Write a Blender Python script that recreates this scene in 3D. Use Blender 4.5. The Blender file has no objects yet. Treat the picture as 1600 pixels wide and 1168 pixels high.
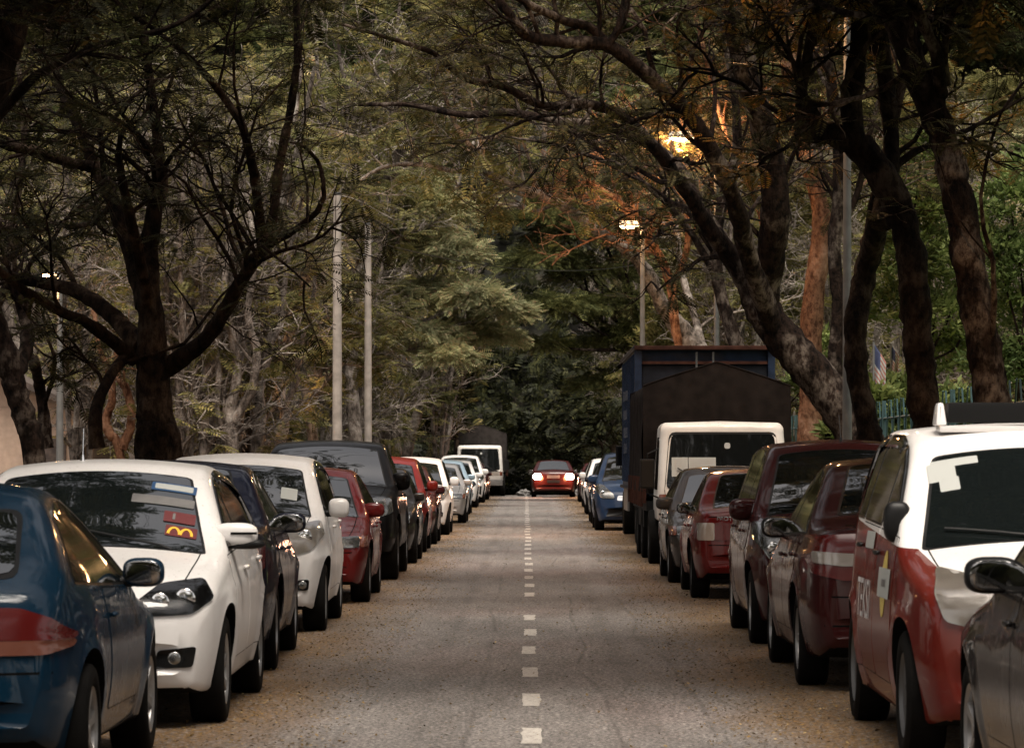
import bpy, bmesh, math, random
import numpy as np
from mathutils import Vector, Matrix
from mathutils.bvhtree import BVHTree
rad = math.radians
SC = bpy.context.scene
COL = SC.collection

# ---------------------------------------------------------------- camera, sky, sun, exposure
F = 5700.0; CX, HY, EYE = 825.0, 718.0, 1.45       # focal length and vanishing point in photo pixels, eye height in metres
cd = bpy.data.cameras.new('camera'); cam = bpy.data.objects.new('camera', cd); COL.objects.link(cam)
cam.location = (0, 0, EYE); cam.rotation_euler = (rad(90), 0, 0)
cd.sensor_fit = 'HORIZONTAL'; cd.sensor_width = 36.0; cd.lens = 36.0 * F / 1600.0
cd.shift_x = -(CX - 800) / 1600.0; cd.shift_y = (HY - 584) / 1600.0
cd.clip_start = 0.5; cd.clip_end = 3000
cd.dof.use_dof = True; cd.dof.focus_distance = 42.0; cd.dof.aperture_fstop = 11.0
SC.camera = cam
SUN_EL, SUN_ROT = 68.0, 200.0                      # soft light from high behind the camera
w = bpy.data.worlds.new('World'); SC.world = w; w.use_nodes = True
nt = w.node_tree; bg = nt.nodes['Background']
sky = nt.nodes.new('ShaderNodeTexSky'); sky.sky_type = 'NISHITA'; sky.sun_disc = False
sky.sun_elevation = rad(SUN_EL); sky.sun_rotation = rad(SUN_ROT); sky.dust_density = 4.0; sky.ozone_density = 0.6; sky.air_density = 1.2
bw = nt.nodes.new('ShaderNodeRGBToBW'); nt.links.new(sky.outputs[0], bw.inputs[0])
mx = nt.nodes.new('ShaderNodeMix'); mx.data_type = 'RGBA'; mx.inputs[0].default_value = 0.75   # clouded over: most of the blue is gone
nt.links.new(sky.outputs[0], mx.inputs[6]); nt.links.new(bw.outputs[0], mx.inputs[7])
mt = nt.nodes.new('ShaderNodeMix'); mt.data_type = 'RGBA'; mt.blend_type = 'MULTIPLY'; mt.inputs[0].default_value = 1.0
mt.inputs[7].default_value = (1.0, 0.92, 0.845, 1)
nt.links.new(mx.outputs[2], mt.inputs[6]); nt.links.new(mt.outputs[2], bg.inputs[0])
bg.inputs[1].default_value = 0.14
sl = bpy.data.lights.new('sun', 'SUN'); sl.energy = 2.4; sl.angle = rad(30); sl.color = (1.0, 0.91, 0.80)
so = bpy.data.objects.new('sun', sl); COL.objects.link(so)
# sun direction: from behind and right of the camera
so.rotation_euler = (rad(90 - SUN_EL), 0, rad(20)); so.location = (0, -10, 40)
SC.view_settings.view_transform = 'Standard'; SC.view_settings.look = 'None'; SC.view_settings.gamma = 1.0
SC.view_settings.exposure = 1.0
SC.cycles.use_denoising = True; SC.cycles.max_bounces = 6; SC.cycles.transparent_max_bounces = 8
SC.cycles.diffuse_bounces = 3; SC.cycles.glossy_bounces = 3; SC.cycles.transmission_bounces = 4; SC.cycles.sample_clamp_indirect = 4.0

def P(px, py, d):
    return np.array([(px - CX) * d / F, d, EYE + (HY - py) * d / F])

# ---------------------------------------------------------------- materials
def nmat(name):
    m = bpy.data.materials.new(name); m.use_nodes = True
    return m, m.node_tree, m.node_tree.nodes['Principled BSDF']
def tex(nt, kind, scale, coord='Object', **kw):
    tc = nt.nodes.new('ShaderNodeTexCoord'); mp = nt.nodes.new('ShaderNodeMapping')
    nt.links.new(tc.outputs[coord], mp.inputs[0])
    t = nt.nodes.new(kind); nt.links.new(mp.outputs[0], t.inputs['Vector'])
    t.inputs['Scale'].default_value = scale
    for k, v in kw.items():
        if k == 'mscale': mp.inputs['Scale'].default_value = v
        else: t.inputs[k].default_value = v
    return t
def ramp(nt, src, stops):
    r = nt.nodes.new('ShaderNodeValToRGB'); e = r.color_ramp.elements
    while len(e) < len(stops): e.new(0.5)
    for k, (p, c) in enumerate(stops):
        e[k].position = p; e[k].color = c if len(c) == 4 else (*c, 1)
    nt.links.new(src, r.inputs[0]); return r
def mixc(nt, fac, a, b, mode='MIX'):
    m = nt.nodes.new('ShaderNodeMix'); m.data_type = 'RGBA'; m.blend_type = mode
    for s, v in ((m.inputs[0], fac), (m.inputs[6], a), (m.inputs[7], b)):
        if hasattr(v, 'is_output'): nt.links.new(v, s)
        elif isinstance(v, (int, float)): s.default_value = v
        else: s.default_value = (*v[:3], 1)
    return m.outputs[2]
def bump(nt, b, src, strength=0.3, dist=0.01):
    n = nt.nodes.new('ShaderNodeBump'); n.inputs['Strength'].default_value = strength; n.inputs['Distance'].default_value = dist
    nt.links.new(src, n.inputs['Height']); nt.links.new(n.outputs[0], b.inputs['Normal'])
def simple(name, col, rough=0.5, metal=0.0, coat=0.0, var=0.0, emit=None, es=1.0, spec=0.5):
    m, nt, b = nmat(name)
    b.inputs['Base Color'].default_value = (*col, 1); b.inputs['Roughness'].default_value = rough
    b.inputs['Metallic'].default_value = metal; b.inputs['Coat Weight'].default_value = coat; b.inputs['Coat Roughness'].default_value = 0.06
    b.inputs['Specular IOR Level'].default_value = spec
    if var:
        t = tex(nt, 'ShaderNodeTexNoise', 6.0, Detail=5.0)
        r = ramp(nt, t.outputs[0], [(0.35, [c * (1 - var) for c in col]), (0.65, [min(1, c * (1 + var)) for c in col])])
        nt.links.new(r.outputs[0], b.inputs['Base Color'])
    if emit:
        b.inputs['Emission Color'].default_value = (*emit, 1); b.inputs['Emission Strength'].default_value = es
    return m
def paint(name, col, metal=0.0, dirt=0.5, rough=0.35):
    """clear-coated car paint with road dust low down and fallen leaf bits on top faces"""
    m, nt, b = nmat(name)
    n1 = tex(nt, 'ShaderNodeTexNoise', 2.2, Detail=6.0, Roughness=0.65)
    n2 = tex(nt, 'ShaderNodeTexNoise', 55.0, Detail=3.0)
    r1 = ramp(nt, n1.outputs[0], [(0.4, (0, 0, 0)), (0.75, (1, 1, 1))])
    f1 = nt.nodes.new('ShaderNodeMath'); f1.operation = 'MULTIPLY'; f1.inputs[1].default_value = 0.28 * dirt
    nt.links.new(r1.outputs[0], f1.inputs[0])
    c1 = mixc(nt, f1.outputs[0], col, (0.23, 0.17, 0.12))
    geo = nt.nodes.new('ShaderNodeNewGeometry'); sx = nt.nodes.new('ShaderNodeSeparateXYZ'); nt.links.new(geo.outputs['Normal'], sx.inputs[0])
    up = nt.nodes.new('ShaderNodeMapRange'); up.inputs[1].default_value = 0.5; up.inputs[2].default_value = 0.9
    nt.links.new(sx.outputs[2], up.inputs[0])
    sp = ramp(nt, n2.outputs[0], [(0.66, (0, 0, 0)), (0.70, (1, 1, 1))])
    f2 = nt.nodes.new('ShaderNodeMath'); f2.operation = 'MULTIPLY'; nt.links.new(up.outputs[0], f2.inputs[0]); nt.links.new(sp.outputs[0], f2.inputs[1])
    f3 = nt.nodes.new('ShaderNodeMath'); f3.operation = 'MULTIPLY'; f3.inputs[1].default_value = 0.8 * dirt; nt.links.new(f2.outputs[0], f3.inputs[0])
    c2 = mixc(nt, f3.outputs[0], c1, (0.13, 0.075, 0.035))
    nt.links.new(c2, b.inputs['Base Color'])
    rr = nt.nodes.new('ShaderNodeMapRange'); rr.inputs[3].default_value = rough; rr.inputs[4].default_value = rough + 0.25
    nt.links.new(r1.outputs[0], rr.inputs[0]); nt.links.new(rr.outputs[0], b.inputs['Roughness'])
    b.inputs['Metallic'].default_value = metal
    b.inputs['Coat Weight'].default_value = 0.55; b.inputs['Specular IOR Level'].default_value = 0.04
    cr = nt.nodes.new('ShaderNodeMapRange'); cr.inputs[3].default_value = 0.03; cr.inputs[4].default_value = 0.16
    nt.links.new(r1.outputs[0], cr.inputs[0]); nt.links.new(cr.outputs[0], b.inputs['Coat Roughness'])
    return m
def twotone(name, a, b_, L, x0, t0, z0, zn, zs):
    """two paints on one body: the second above a rising belt line and on the bonnet"""
    m = paint(name, a, dirt=.4, rough=.42); nt = m.node_tree; b = nt.nodes['Principled BSDF']
    src = [l for l in nt.links if l.to_socket == b.inputs['Base Color']][0].from_node.inputs[6].links[0].from_node
    tc = nt.nodes.new('ShaderNodeTexCoord'); sx = nt.nodes.new('ShaderNodeSeparateXYZ'); nt.links.new(tc.outputs['Object'], sx.inputs[0])
    def mth(op, p, q=None):
        n = nt.nodes.new('ShaderNodeMath'); n.operation = op
        for s, v in ((n.inputs[0], p), (n.inputs[1], q)):
            if v is None: continue
            if hasattr(v, 'is_output'): nt.links.new(v, s)
            else: s.default_value = v
        return n.outputs[0]
    X, Y, Z = sx.outputs; t = mth('ADD', Y, L / 2)
    belt = mth('MAXIMUM', mth('ADD', mth('MULTIPLY', t, zs), z0), 0.0); upper = mth('GREATER_THAN', Z, belt)
    hood = mth('MULTIPLY', mth('LESS_THAN', mth('ADD', mth('ABSOLUTE', X), mth('MULTIPLY', t, -.12)), x0), mth('MULTIPLY', mth('GREATER_THAN', Z, zn), mth('LESS_THAN', t, t0)))
    upper = mth('MULTIPLY', upper, mth('GREATER_THAN', t, t0 - .02)); f = mth('MAXIMUM', hood, upper)
    nt.links.new(mixc(nt, f, a, b_), src.inputs[6]); return m
M = {}
M['white'] = paint('white_paint', (0.68, 0.66, 0.64), dirt=0.6)
M['white_old'] = paint('old_white_paint', (0.66, 0.64, 0.60), dirt=1.0, rough=0.5)
M['taxibody'] = twotone('red_and_white_taxi_paint', (0.105, 0.011, 0.007), (0.70, 0.68, 0.66), 4.15, .60, 1.06, .965, .74, .045)
M['blue'] = paint('blue_paint', (0.002, 0.019, 0.040), metal=0.0, dirt=.12)
M['navy'] = paint('navy_paint', (0.004, 0.006, 0.016), metal=0.0, dirt=.1)
M['red'] = paint('red_paint', (0.085, 0.006, 0.006), dirt=0.1)
M['maroon'] = paint('maroon_paint', (0.032, 0.005, 0.005), metal=0.0, dirt=0.08)
M['brightred'] = paint('bright_red_paint', (0.17, 0.012, 0.008), dirt=0.15)
M['taxired'] = paint('taxi_red_paint', (0.17, 0.014, 0.011), dirt=0.35, rough=0.5)
M['black'] = paint('black_paint', (0.003, 0.003, 0.0035), dirt=0.05)
M['black'].node_tree.nodes['Principled BSDF'].inputs['Coat Weight'].default_value = .22
M['darkgrey'] = paint('dark_grey_paint', (0.010, 0.009, 0.009), metal=0.0, dirt=0.15)
M['grey'] = paint('grey_paint', (0.028, 0.026, 0.025), metal=0.0, dirt=0.5, rough=0.5)
M['silver'] = paint('silver_paint', (0.42, 0.41, 0.40), metal=0.7, dirt=0.6)
M['paleblue'] = paint('pale_blue_paint', (0.28, 0.38, 0.45), metal=0.4, dirt=0.5)
M['carblue'] = paint('mid_blue_paint', (0.010, 0.028, 0.07), metal=0.0, dirt=.2)
M['trim'] = simple('black_plastic', (0.006, 0.006, 0.006), 0.45, spec=.25)
M['gap'] = simple('panel_gap', (0.004, 0.004, 0.004), 0.8, spec=.05)
M['under'] = simple('underbody', (0.006, 0.006, 0.006), 0.9, spec=.05)
M['tyre'] = simple('tyre_rubber', (0.006, 0.0055, 0.005), 0.85, var=0.3, spec=.08)
M['rim'] = simple('alloy_rim', (0.32, 0.31, 0.30), 0.35, metal=0.8)
M['steel'] = simple('steel_rim', (0.10, 0.10, 0.10), 0.5, metal=0.6)
M['chrome'] = simple('chrome', (0.75, 0.74, 0.72), 0.12, metal=1.0)
M['glass'] = simple('dark_glass', (0.006, 0.008, 0.008), 0.02, coat=0.0, spec=0.9)
M['glass'].node_tree.nodes['Principled BSDF'].inputs['IOR'].default_value = 1.9
M['sideglass'] = simple('tinted_side_glass', (0.010, 0.010, 0.009), 0.04, spec=0.7)
M['cabglass'] = simple('dark_cab_glass', (0.006, 0.007, 0.007), 0.03, spec=.35)
M['mirror'] = simple('mirror_glass', (0.30, 0.30, 0.30), 0.05, metal=1.0)
M['lamphouse'] = simple('lamp_reflector', (0.30, 0.30, 0.29), 0.22, metal=0.9)
M['darkhouse'] = simple('dark_lamp_housing', (0.015, 0.015, 0.015), 0.2, metal=0.7)
def clearm(name, tint, alpha_rough=0.03):
    m, nt, b = nmat(name); b.inputs['Base Color'].default_value = (*tint, 1)
    b.inputs['Transmission Weight'].default_value = 1.0; b.inputs['Roughness'].default_value = alpha_rough; b.inputs['IOR'].default_value = 1.45
    return m
M['lens'] = clearm('clear_lens', (0.95, 0.95, 0.93))
M['redlens'] = simple('red_lens', (0.085, 0.005, 0.004), 0.22, coat=.3)
M['orangelens'] = simple('orange_lens', (0.15, 0.05, 0.03), 0.22, coat=.3)
M['clearlens'] = simple('pale_lens', (0.26, 0.23, 0.20), 0.15, coat=1.0)
M['paper'] = simple('white_paper', (0.34, 0.35, 0.33), 0.7)
M['yellowprint'] = simple('yellow_print', (0.55, 0.42, 0.10), 0.5)
M['whiteprint'] = simple('white_lettering', (0.62, 0.62, 0.62), 0.4)
M['plate'] = simple('number_plate', (0.012, 0.012, 0.012), 0.35)
M['sticker_red'] = simple('red_sticker', (0.10, 0.010, 0.010), 0.5)
M['sticker_blue'] = simple('blue_sticker', (0.01, 0.05, 0.13), 0.5)

# ---------------------------------------------------------------- mesh helpers
def link(name, me, mats, parent=None, smooth=None):
    for m in (mats if isinstance(mats, (list, tuple)) else [mats]): me.materials.append(m)
    if smooth is not None:
        me.polygons.foreach_set('use_smooth', [True] * len(me.polygons)); me.set_sharp_from_angle(angle=rad(smooth))
    o = bpy.data.objects.new(name, me); COL.objects.link(o)
    if parent: o.parent = parent
    return o
class Acc:
    """collects vertex arrays and quads/tris"""
    def __init__(s): s.v = []; s.f = []; s.n = 0
    def add(s, v, f):
        v = np.asarray(v, float).reshape(-1, 3); s.v.append(v)
        s.f.extend([tuple(int(i) + s.n for i in q) for q in f]); s.n += len(v)
    def box(s, c, size, rz=0.0, taper=1.0, bev=0.0):
        bm = bmesh.new(); bmesh.ops.create_cube(bm, size=1.0)
        for v in bm.verts:
            t = taper if v.co.z > 0 else 1.0
            v.co = Vector((v.co.x * size[0] * t, v.co.y * size[1] * t, v.co.z * size[2]))
        if bev: bmesh.ops.bevel(bm, geom=bm.edges[:], offset=bev, segments=2, profile=0.7, affect='EDGES')
        R = Matrix.Rotation(rz, 3, 'Z'); bm.verts.index_update()
        s.add([tuple(R @ v.co + Vector(c)) for v in bm.verts], [[v.index for v in f.verts] for f in bm.faces]); bm.free()
    def tube(s, pts, r, sides=8, cap=True):
        v, f = tube(pts, r, sides, cap); s.add(v, f)
    def mesh(s, name):
        me = bpy.data.meshes.new(name); me.from_pydata(np.concatenate(s.v).tolist() if s.v else [], [], s.f); me.update(); return me
    def obj(s, name, mats, parent=None, smooth=None): return link(name, s.mesh(name), mats, parent, smooth)
def tube(pts, r, sides=8, cap=True, wob=0.0, rng=None):
    p = np.asarray(pts, float); n = len(p); r = np.broadcast_to(np.asarray(r, float), (n,))
    t = np.gradient(p, axis=0); t /= np.linalg.norm(t, axis=1)[:, None] + 1e-9
    ref = np.array([0, 0, 1.0]) if abs(t[0][2]) < 0.9 else np.array([1.0, 0, 0])
    us = []; u = np.cross(t[0], ref)
    for k in range(n):
        u = u - t[k] * np.dot(u, t[k]); u /= np.linalg.norm(u) + 1e-9; us.append(u)
    us = np.array(us); vs = np.cross(t, us); a = np.linspace(0, 2 * np.pi, sides, endpoint=False)
    rr = r[:, None] * np.ones((1, sides))
    if wob and rng is not None: rr = rr * (1 + wob * rng.normal(size=(n, sides)))
    v = p[:, None] + us[:, None] * (np.cos(a)[None, :] * rr)[..., None] + vs[:, None] * (np.sin(a)[None, :] * rr)[..., None]
    i = np.arange(n - 1)[:, None] * sides; j = np.arange(sides)[None, :]; j2 = (j + 1) % sides
    f = np.stack([i + j, i + j2, i + sides + j2, i + sides + j], -1).reshape(-1, 4).tolist()
    if cap: f += [list(range(sides))[::-1], list(range((n - 1) * sides, n * sides))]
    return v.reshape(-1, 3), f
def catmull(pts, per=6):
    p = np.asarray(pts, float); q = np.vstack([2 * p[0] - p[1], p, 2 * p[-1] - p[-2]]); out = []
    for k in range(1, len(q) - 2):
        for t in np.linspace(0, 1, per, endpoint=False):
            out.append(0.5 * ((2 * q[k]) + (-q[k - 1] + q[k + 1]) * t + (2 * q[k - 1] - 5 * q[k] + 4 * q[k + 1] - q[k + 2]) * t * t + (-q[k - 1] + 3 * q[k] - 3 * q[k + 1] + q[k + 2]) * t ** 3))
    out.append(p[-1]); return np.array(out)
def empty(name, loc, rz=0.0, label=None, cat=None, group=None):
    o = bpy.data.objects.new(name, None); COL.objects.link(o); o.location = loc; o.rotation_euler = (0, 0, rz); o.empty_display_size = 0.3
    return tag(o, label, cat, group)
def tag(o, label=None, cat=None, group=None, kind=None):
    if label: o['label'] = label
    if cat: o['category'] = cat
    if group: o['group'] = group
    if kind: o['kind'] = kind
    return o
def textmesh(s, size, depth=0.002):
    c = bpy.data.curves.new('t', 'FONT'); c.body = s; c.size = size; c.extrude = depth; c.align_x = 'CENTER'; c.align_y = 'CENTER'
    o = bpy.data.objects.new('t', c); COL.objects.link(o); dg = bpy.context.evaluated_depsgraph_get(); dg.update()
    me = bpy.data.meshes.new_from_object(o.evaluated_get(dg)); bpy.data.objects.remove(o); bpy.data.curves.remove(c); me.materials.clear(); return me
# ---------------------------------------------------------------- car builder
def pchip(pts):
    x = np.array([p[0] for p in pts], float); y = np.array([p[1] for p in pts], float); n = len(x)
    h = np.diff(x); d = np.diff(y) / h; m = np.zeros(n)
    if n == 2: m[:] = d[0]
    else:
        for k in range(1, n - 1):
            if d[k - 1] * d[k] > 0:
                w1 = 2 * h[k] + h[k - 1]; w2 = h[k] + 2 * h[k - 1]; m[k] = (w1 + w2) / (w1 / d[k - 1] + w2 / d[k])
        m[0] = d[0]; m[-1] = d[-1]
    def fn(t):
        t = np.clip(t, x[0], x[-1]); k = min(max(int(np.searchsorted(x, t)) - 1, 0), n - 2); s = (t - x[k]) / h[k]
        return (1 + 2 * s) * (1 - s) ** 2 * y[k] + s * (1 - s) ** 2 * h[k] * m[k] + s * s * (3 - 2 * s) * y[k + 1] + s * s * (s - 1) * h[k] * m[k + 1]
    return fn
def roundpoly(pts, r=0.03, step=0.04):
    """corner-rounded, densified closed outline"""
    n = len(pts); out = []
    P2 = [np.array(p, float) for p in pts]
    for k in range(n):
        a, b, c = P2[k - 1], P2[k], P2[(k + 1) % n]
        la, lc = np.linalg.norm(a - b), np.linalg.norm(c - b); q = min(r, la * 0.45, lc * 0.45)
        p0 = b + (a - b) / la * q; p1 = b + (c - b) / lc * q
        for t in (0, 0.33, 0.67, 1.0): out.append((1 - t) ** 2 * p0 + 2 * t * (1 - t) * b + t * t * p1)
        nx = P2[(k + 1) % n]; l2 = lc; q2 = min(r, l2 * 0.45)
        e = nx + (b - nx) / l2 * q2; L = np.linalg.norm(e - p1); m = int(L / step)
        for t in range(1, m + 1):
            if t / (m + 1) < 1: out.append(p1 + (e - p1) * t / (m + 1))
    return out

class Car:
    def __init__(s, L, W, top, belt, bottom=None, wb=2.6, fo=0.8, R=0.30, tumble=0.38, plan=None, paint='white', cowl=1.0, roof0=1.8, roof1=3.0, deck=3.6,
                 cyl=None, shift=None, low=None, r0=0.09, crease=None, flare=0.018, tyrew=0.19, res=1.0):
        s.L, s.W, s.wb, s.fo, s.R = L, W, wb, fo, R; s.H = max(p[1] for p in top); s.tyrew = tyrew
        s.T = pchip(top); s.belt = pchip(belt) if isinstance(belt, list) else (lambda t: belt)
        s.B = pchip(bottom or [(0, .30), (.08, .22), (.35, .19), (L - .4, .21), (L - .05, .28), (L, .34)])
        s.plan = pchip(plan or [(0, .80), (.06, .87), (.25, .94), (.6, .985), (1.0, 1), (L - .8, 1), (L - .35, .965), (L - .08, .90), (L, .84)])
        s.shift = pchip(shift or [(0, .16), (.4, .10), (cowl, .10), (roof0, .08), ((roof0 + roof1) / 2, 0), (roof1, -.05), (deck, -.08), (L - .3, -.08), (L, -.12)])
        s.tumble = tumble; s.r0 = r0; s.cowl, s.roof0, s.roof1, s.deck = cowl, roof0, roof1, deck; s.paint = M[paint]; s.res = res
        s.wheels = [fo, fo + wb]; s.crease = crease; s.flare = flare
        s.build_shell(top)
    def halfsec(s, t):
        T, B, w = s.T(t), s.B(t), s.plan(t) * s.W / 2; zb = s.belt(t)
        hood = T < zb + 0.12
        crown = 0.035; E = max(T - crown, B + 0.05); r = min(s.r0, (E - B) * 0.42); zm = 0.55
        def xs(z):
            if z < zm: x = w * (1 - 0.07 * ((zm - z) / max(zm - B, .2)) ** 2)
            elif z <= zb: x = w * (1 - 0.055 * ((z - zm) / (zb - zm)) ** 2)
            else: x = w * 0.945 - (z - zb) * s.tumble - 0.25 * s.tumble * (z - zb) ** 2
            for wc in s.wheels:
                d = math.hypot(t - wc, z - s.R); x += s.flare * math.exp(-((d - s.R - 0.04) / 0.06) ** 2)
            if s.crease:
                zc = s.crease[0] + s.crease[1] * t; x += 0.014 * math.exp(-max(0, (z - zc)) / 0.03) * math.exp(-max(0, zc - z) / 0.15)
            return x
        pts = []
        rb = min(0.05, (E - B) * 0.3); xb0 = xs(B + rb)
        for k in range(4): pts.append(((xb0 - rb) * k / 4, B))
        for a in (0, 30, 60): pts.append((xb0 - rb + rb * math.sin(rad(a)), B + rb - rb * math.cos(rad(a))))
        n = 24
        for k in range(n + 1):
            z = B + rb + (E - r - B - rb) * k / n; pts.append((xs(z), z))
        xe = xs(E - r); rx = min(r * 1.25, xe * 0.5)
        for a in (15, 30, 45, 60, 75, 90): pts.append((xe - rx + rx * math.cos(rad(a)), E - r + r * math.sin(rad(a))))
        xt = xe - rx
        for k in range(1, 10):
            x = xt * (1 - k / 9); pts.append((x, E + (T - E) * (1 - (x / xt) ** 2)))
        return pts
    def build_shell(s, top):
        L = s.L; ts = set(np.round(np.concatenate([np.linspace(0, L, int(90 * s.res)), np.linspace(0, 0.14, 10) ** 1.0, L - np.linspace(0, 0.14, 10)]), 4))
        for p in top: ts.add(round(p[0], 4))
        ts = sorted(ts); keep = [ts[0]]
        for t in ts[1:]:
            if t - keep[-1] > 0.007: keep.append(t)
        keep[-1] = L; v = []; f = []; n = None
        for t in keep:
            h = s.halfsec(t); wv = s.plan(t) * s.W / 2; c = s.shift(t)
            ring = [(x, z) for x, z in h] + [(-x, z) for x, z in h[-2:0:-1]]
            n = len(ring)
            for x, z in ring: v.append((x, t - L / 2 + c * (x / wv) ** 2, z))
        m = len(keep)
        for k in range(m - 1):
            for j in range(n): f.append((k * n + j, (k + 1) * n + j, (k + 1) * n + (j + 1) % n, k * n + (j + 1) % n))
        for k, flip in ((0, 0), (m - 1, 1)):
            base = k * n; c = np.mean([v[base + j] for j in range(n)], axis=0)
            # cap built of two shrinking rings so the end stays smooth
            prev = list(range(base, base + n))
            for sc_ in (0.66, 0.33):
                i0 = len(v)
                for j in range(n): v.append(tuple(c + (np.array(v[base + j]) - c) * sc_))
                cur = list(range(i0, i0 + n))
                for j in range(n):
                    q = (prev[j], prev[(j + 1) % n], cur[(j + 1) % n], cur[j]); f.append(q[::-1] if flip else q)
                prev = cur
            i0 = len(v); v.append(tuple(c))
            for j in range(n):
                q = (prev[j], prev[(j + 1) % n], i0); f.append(q[::-1] if flip else q)
        s.sv, s.sf = v, f
        s.bvh = BVHTree.FromPolygons([Vector(p) for p in v], f)
    def shell(s, mats=None, name='body', paint2=None):
        me = bpy.data.meshes.new(name); me.from_pydata(s.sv, [], s.sf); me.update()
        me.materials.append(s.paint); me.materials.append(M['under'])
        if paint2: me.materials.append(paint2[0])
        for p in me.polygons:
            if p.normal.z < -0.7 and p.center.z < 0.45: p.material_index = 1
            elif paint2 and paint2[1](p.center): p.material_index = 2
        bm = bmesh.new(); bm.from_mesh(me); bmesh.ops.recalc_face_normals(bm, faces=bm.faces); bm.to_mesh(me); bm.free()
        o = bpy.data.objects.new('tmp_body', me); COL.objects.link(o)
        cb = bmesh.new()
        for wc in s.wheels:
            for sx in (-1, 1):
                r = bmesh.ops.create_cone(cb, cap_ends=True, segments=40, radius1=s.R + 0.05, radius2=s.R + 0.05, depth=0.5)
                bmesh.ops.rotate(cb, verts=r['verts'], cent=(0, 0, 0), matrix=Matrix.Rotation(rad(90), 3, 'Y'))
                bmesh.ops.translate(cb, verts=r['verts'], vec=(sx * (s.W / 2 - 0.27 + 0.25), wc - s.L / 2, s.R + 0.01))
        for fc in cb.faces: fc.material_index = 1
        cm = bpy.data.meshes.new('cut'); cb.to_mesh(cm); cb.free(); cm.materials.append(s.paint); cm.materials.append(M['under'])
        co = bpy.data.objects.new('tmp_cut', cm); COL.objects.link(co)
        md = o.modifiers.new('b', 'BOOLEAN'); md.operation = 'DIFFERENCE'; md.object = co; md.solver = 'EXACT'
        dg = bpy.context.evaluated_depsgraph_get(); dg.update()
        res = bpy.data.meshes.new_from_object(o.evaluated_get(dg)); bpy.data.objects.remove(o); bpy.data.objects.remove(co)
        res.name = name; res.polygons.foreach_set('use_smooth', [True] * len(res.polygons)); res.set_sharp_from_angle(angle=rad(38))
        return res
    # ---- projection of 2-D outlines onto the shell
    def ray(s, mode, a, b):
        h = s.L / 2
        if mode in ('L', 'R'): # side view: a = distance from nose, b = height
            sg = -1 if mode == 'L' else 1; o, d = Vector((sg * 3, a - h, b)), Vector((-sg, 0, 0))
        elif mode == 'F': o, d = Vector((a, -h - 2, b)), Vector((0, 1, 0))
        elif mode == 'B': o, d = Vector((a, h + 2, b)), Vector((0, -1, 0))
        elif mode == 'T': o, d = Vector((a, b - h, 4)), Vector((0, 0, -1))
        elif mode == 'FD': # looking down and back at 45 degrees: b = height + distance from nose
            d = Vector((0, 0.7071, -0.7071)); o = Vector((a, b - h, 0)) - d * 5
        loc, nor, i, dist = s.bvh.ray_cast(o, d)
        if loc is None:
            loc, nor, i, dist = s.bvh.find_nearest(o + d * (5 if mode == 'FD' else 2.5))
        if nor.dot(d) > 0: nor = -nor
        return loc, nor
    def patch(s, outline, mode, off=0.003, r=0.03, step=0.05, rings=6, smooth=2, acc=None, lip=0.006, skirt=True):
        ol = roundpoly(outline, r, step); c = np.mean(ol, axis=0); n = len(ol); vs = []; f = []
        for k in range(rings):
            q = 1 - k / rings
            for p in ol:
                pp = c + (p - c) * q; l, nn = s.ray(mode, pp[0], pp[1]); vs.append(np.array(l + nn * off))
        l, nn = s.ray(mode, c[0], c[1]); vs.append(np.array(l + nn * off)); ci = len(vs) - 1
        for k in range(rings - 1):
            for j in range(n): f.append((k * n + j, k * n + (j + 1) % n, (k + 1) * n + (j + 1) % n, (k + 1) * n + j))
        for j in range(n): f.append(((rings - 1) * n + j, (rings - 1) * n + (j + 1) % n, ci))
        vs = np.array(vs)
        for _ in range(smooth):
            nv = vs.copy()
            for k in range(1, rings - 1):
                a = np.arange(n); cur = vs[k * n:(k + 1) * n]
                nv[k * n:(k + 1) * n] = 0.5 * cur + 0.125 * (np.roll(cur, 1, 0) + np.roll(cur, -1, 0) + vs[(k - 1) * n:k * n] + vs[(k + 1) * n:(k + 2) * n])
            vs = nv
        if skirt:
            base = len(vs); sk = []
            for p in ol:
                l, nn = s.ray(mode, p[0], p[1]); sk.append(np.array(l - nn * lip))
            vs = np.vstack([vs, sk])
            for j in range(n): f.append((base + j, base + (j + 1) % n, (j + 1) % n, j))
        # orient outwards
        a, b, c3 = vs[f[0][0]], vs[f[0][1]], vs[f[0][2]]; nrm = np.cross(b - a, c3 - a); l, nn = s.ray(mode, ol[0][0], ol[0][1])
        if np.dot(nrm, np.array(nn)) < 0: f = [q[::-1] for q in f]
        if acc is not None: acc.add(vs, f); return acc
        A = Acc(); A.add(vs, f); return A
    def line(s, pts, mode, w=0.007, off=0.0012, acc=None, closed=False, step=0.05):
        """ribbon drawn along the surface (panel gap, moulding)"""
        A = acc or Acc(); P2 = [np.array(p, float) for p in pts]
        if closed: P2.append(P2[0])
        dense = [P2[0]]
        for a, b in zip(P2[:-1], P2[1:]):
            m = max(1, int(np.linalg.norm(b - a) / step))
            for k in range(1, m + 1): dense.append(a + (b - a) * k / m)
        D = np.array(dense); t = np.gradient(D, axis=0); t /= np.linalg.norm(t, axis=1)[:, None] + 1e-9; nn = np.stack([-t[:, 1], t[:, 0]], 1)
        v = []
        for sgn in (-1, 1):
            for p, q in zip(D, nn):
                l, m_ = s.ray(mode, *(p + q * sgn * w / 2)); v.append(np.array(l + m_ * off))
        k = len(D); f = [(j, j + 1, k + j + 1, k + j) for j in range(k - 1)]; A.add(v, f); return A

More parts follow.
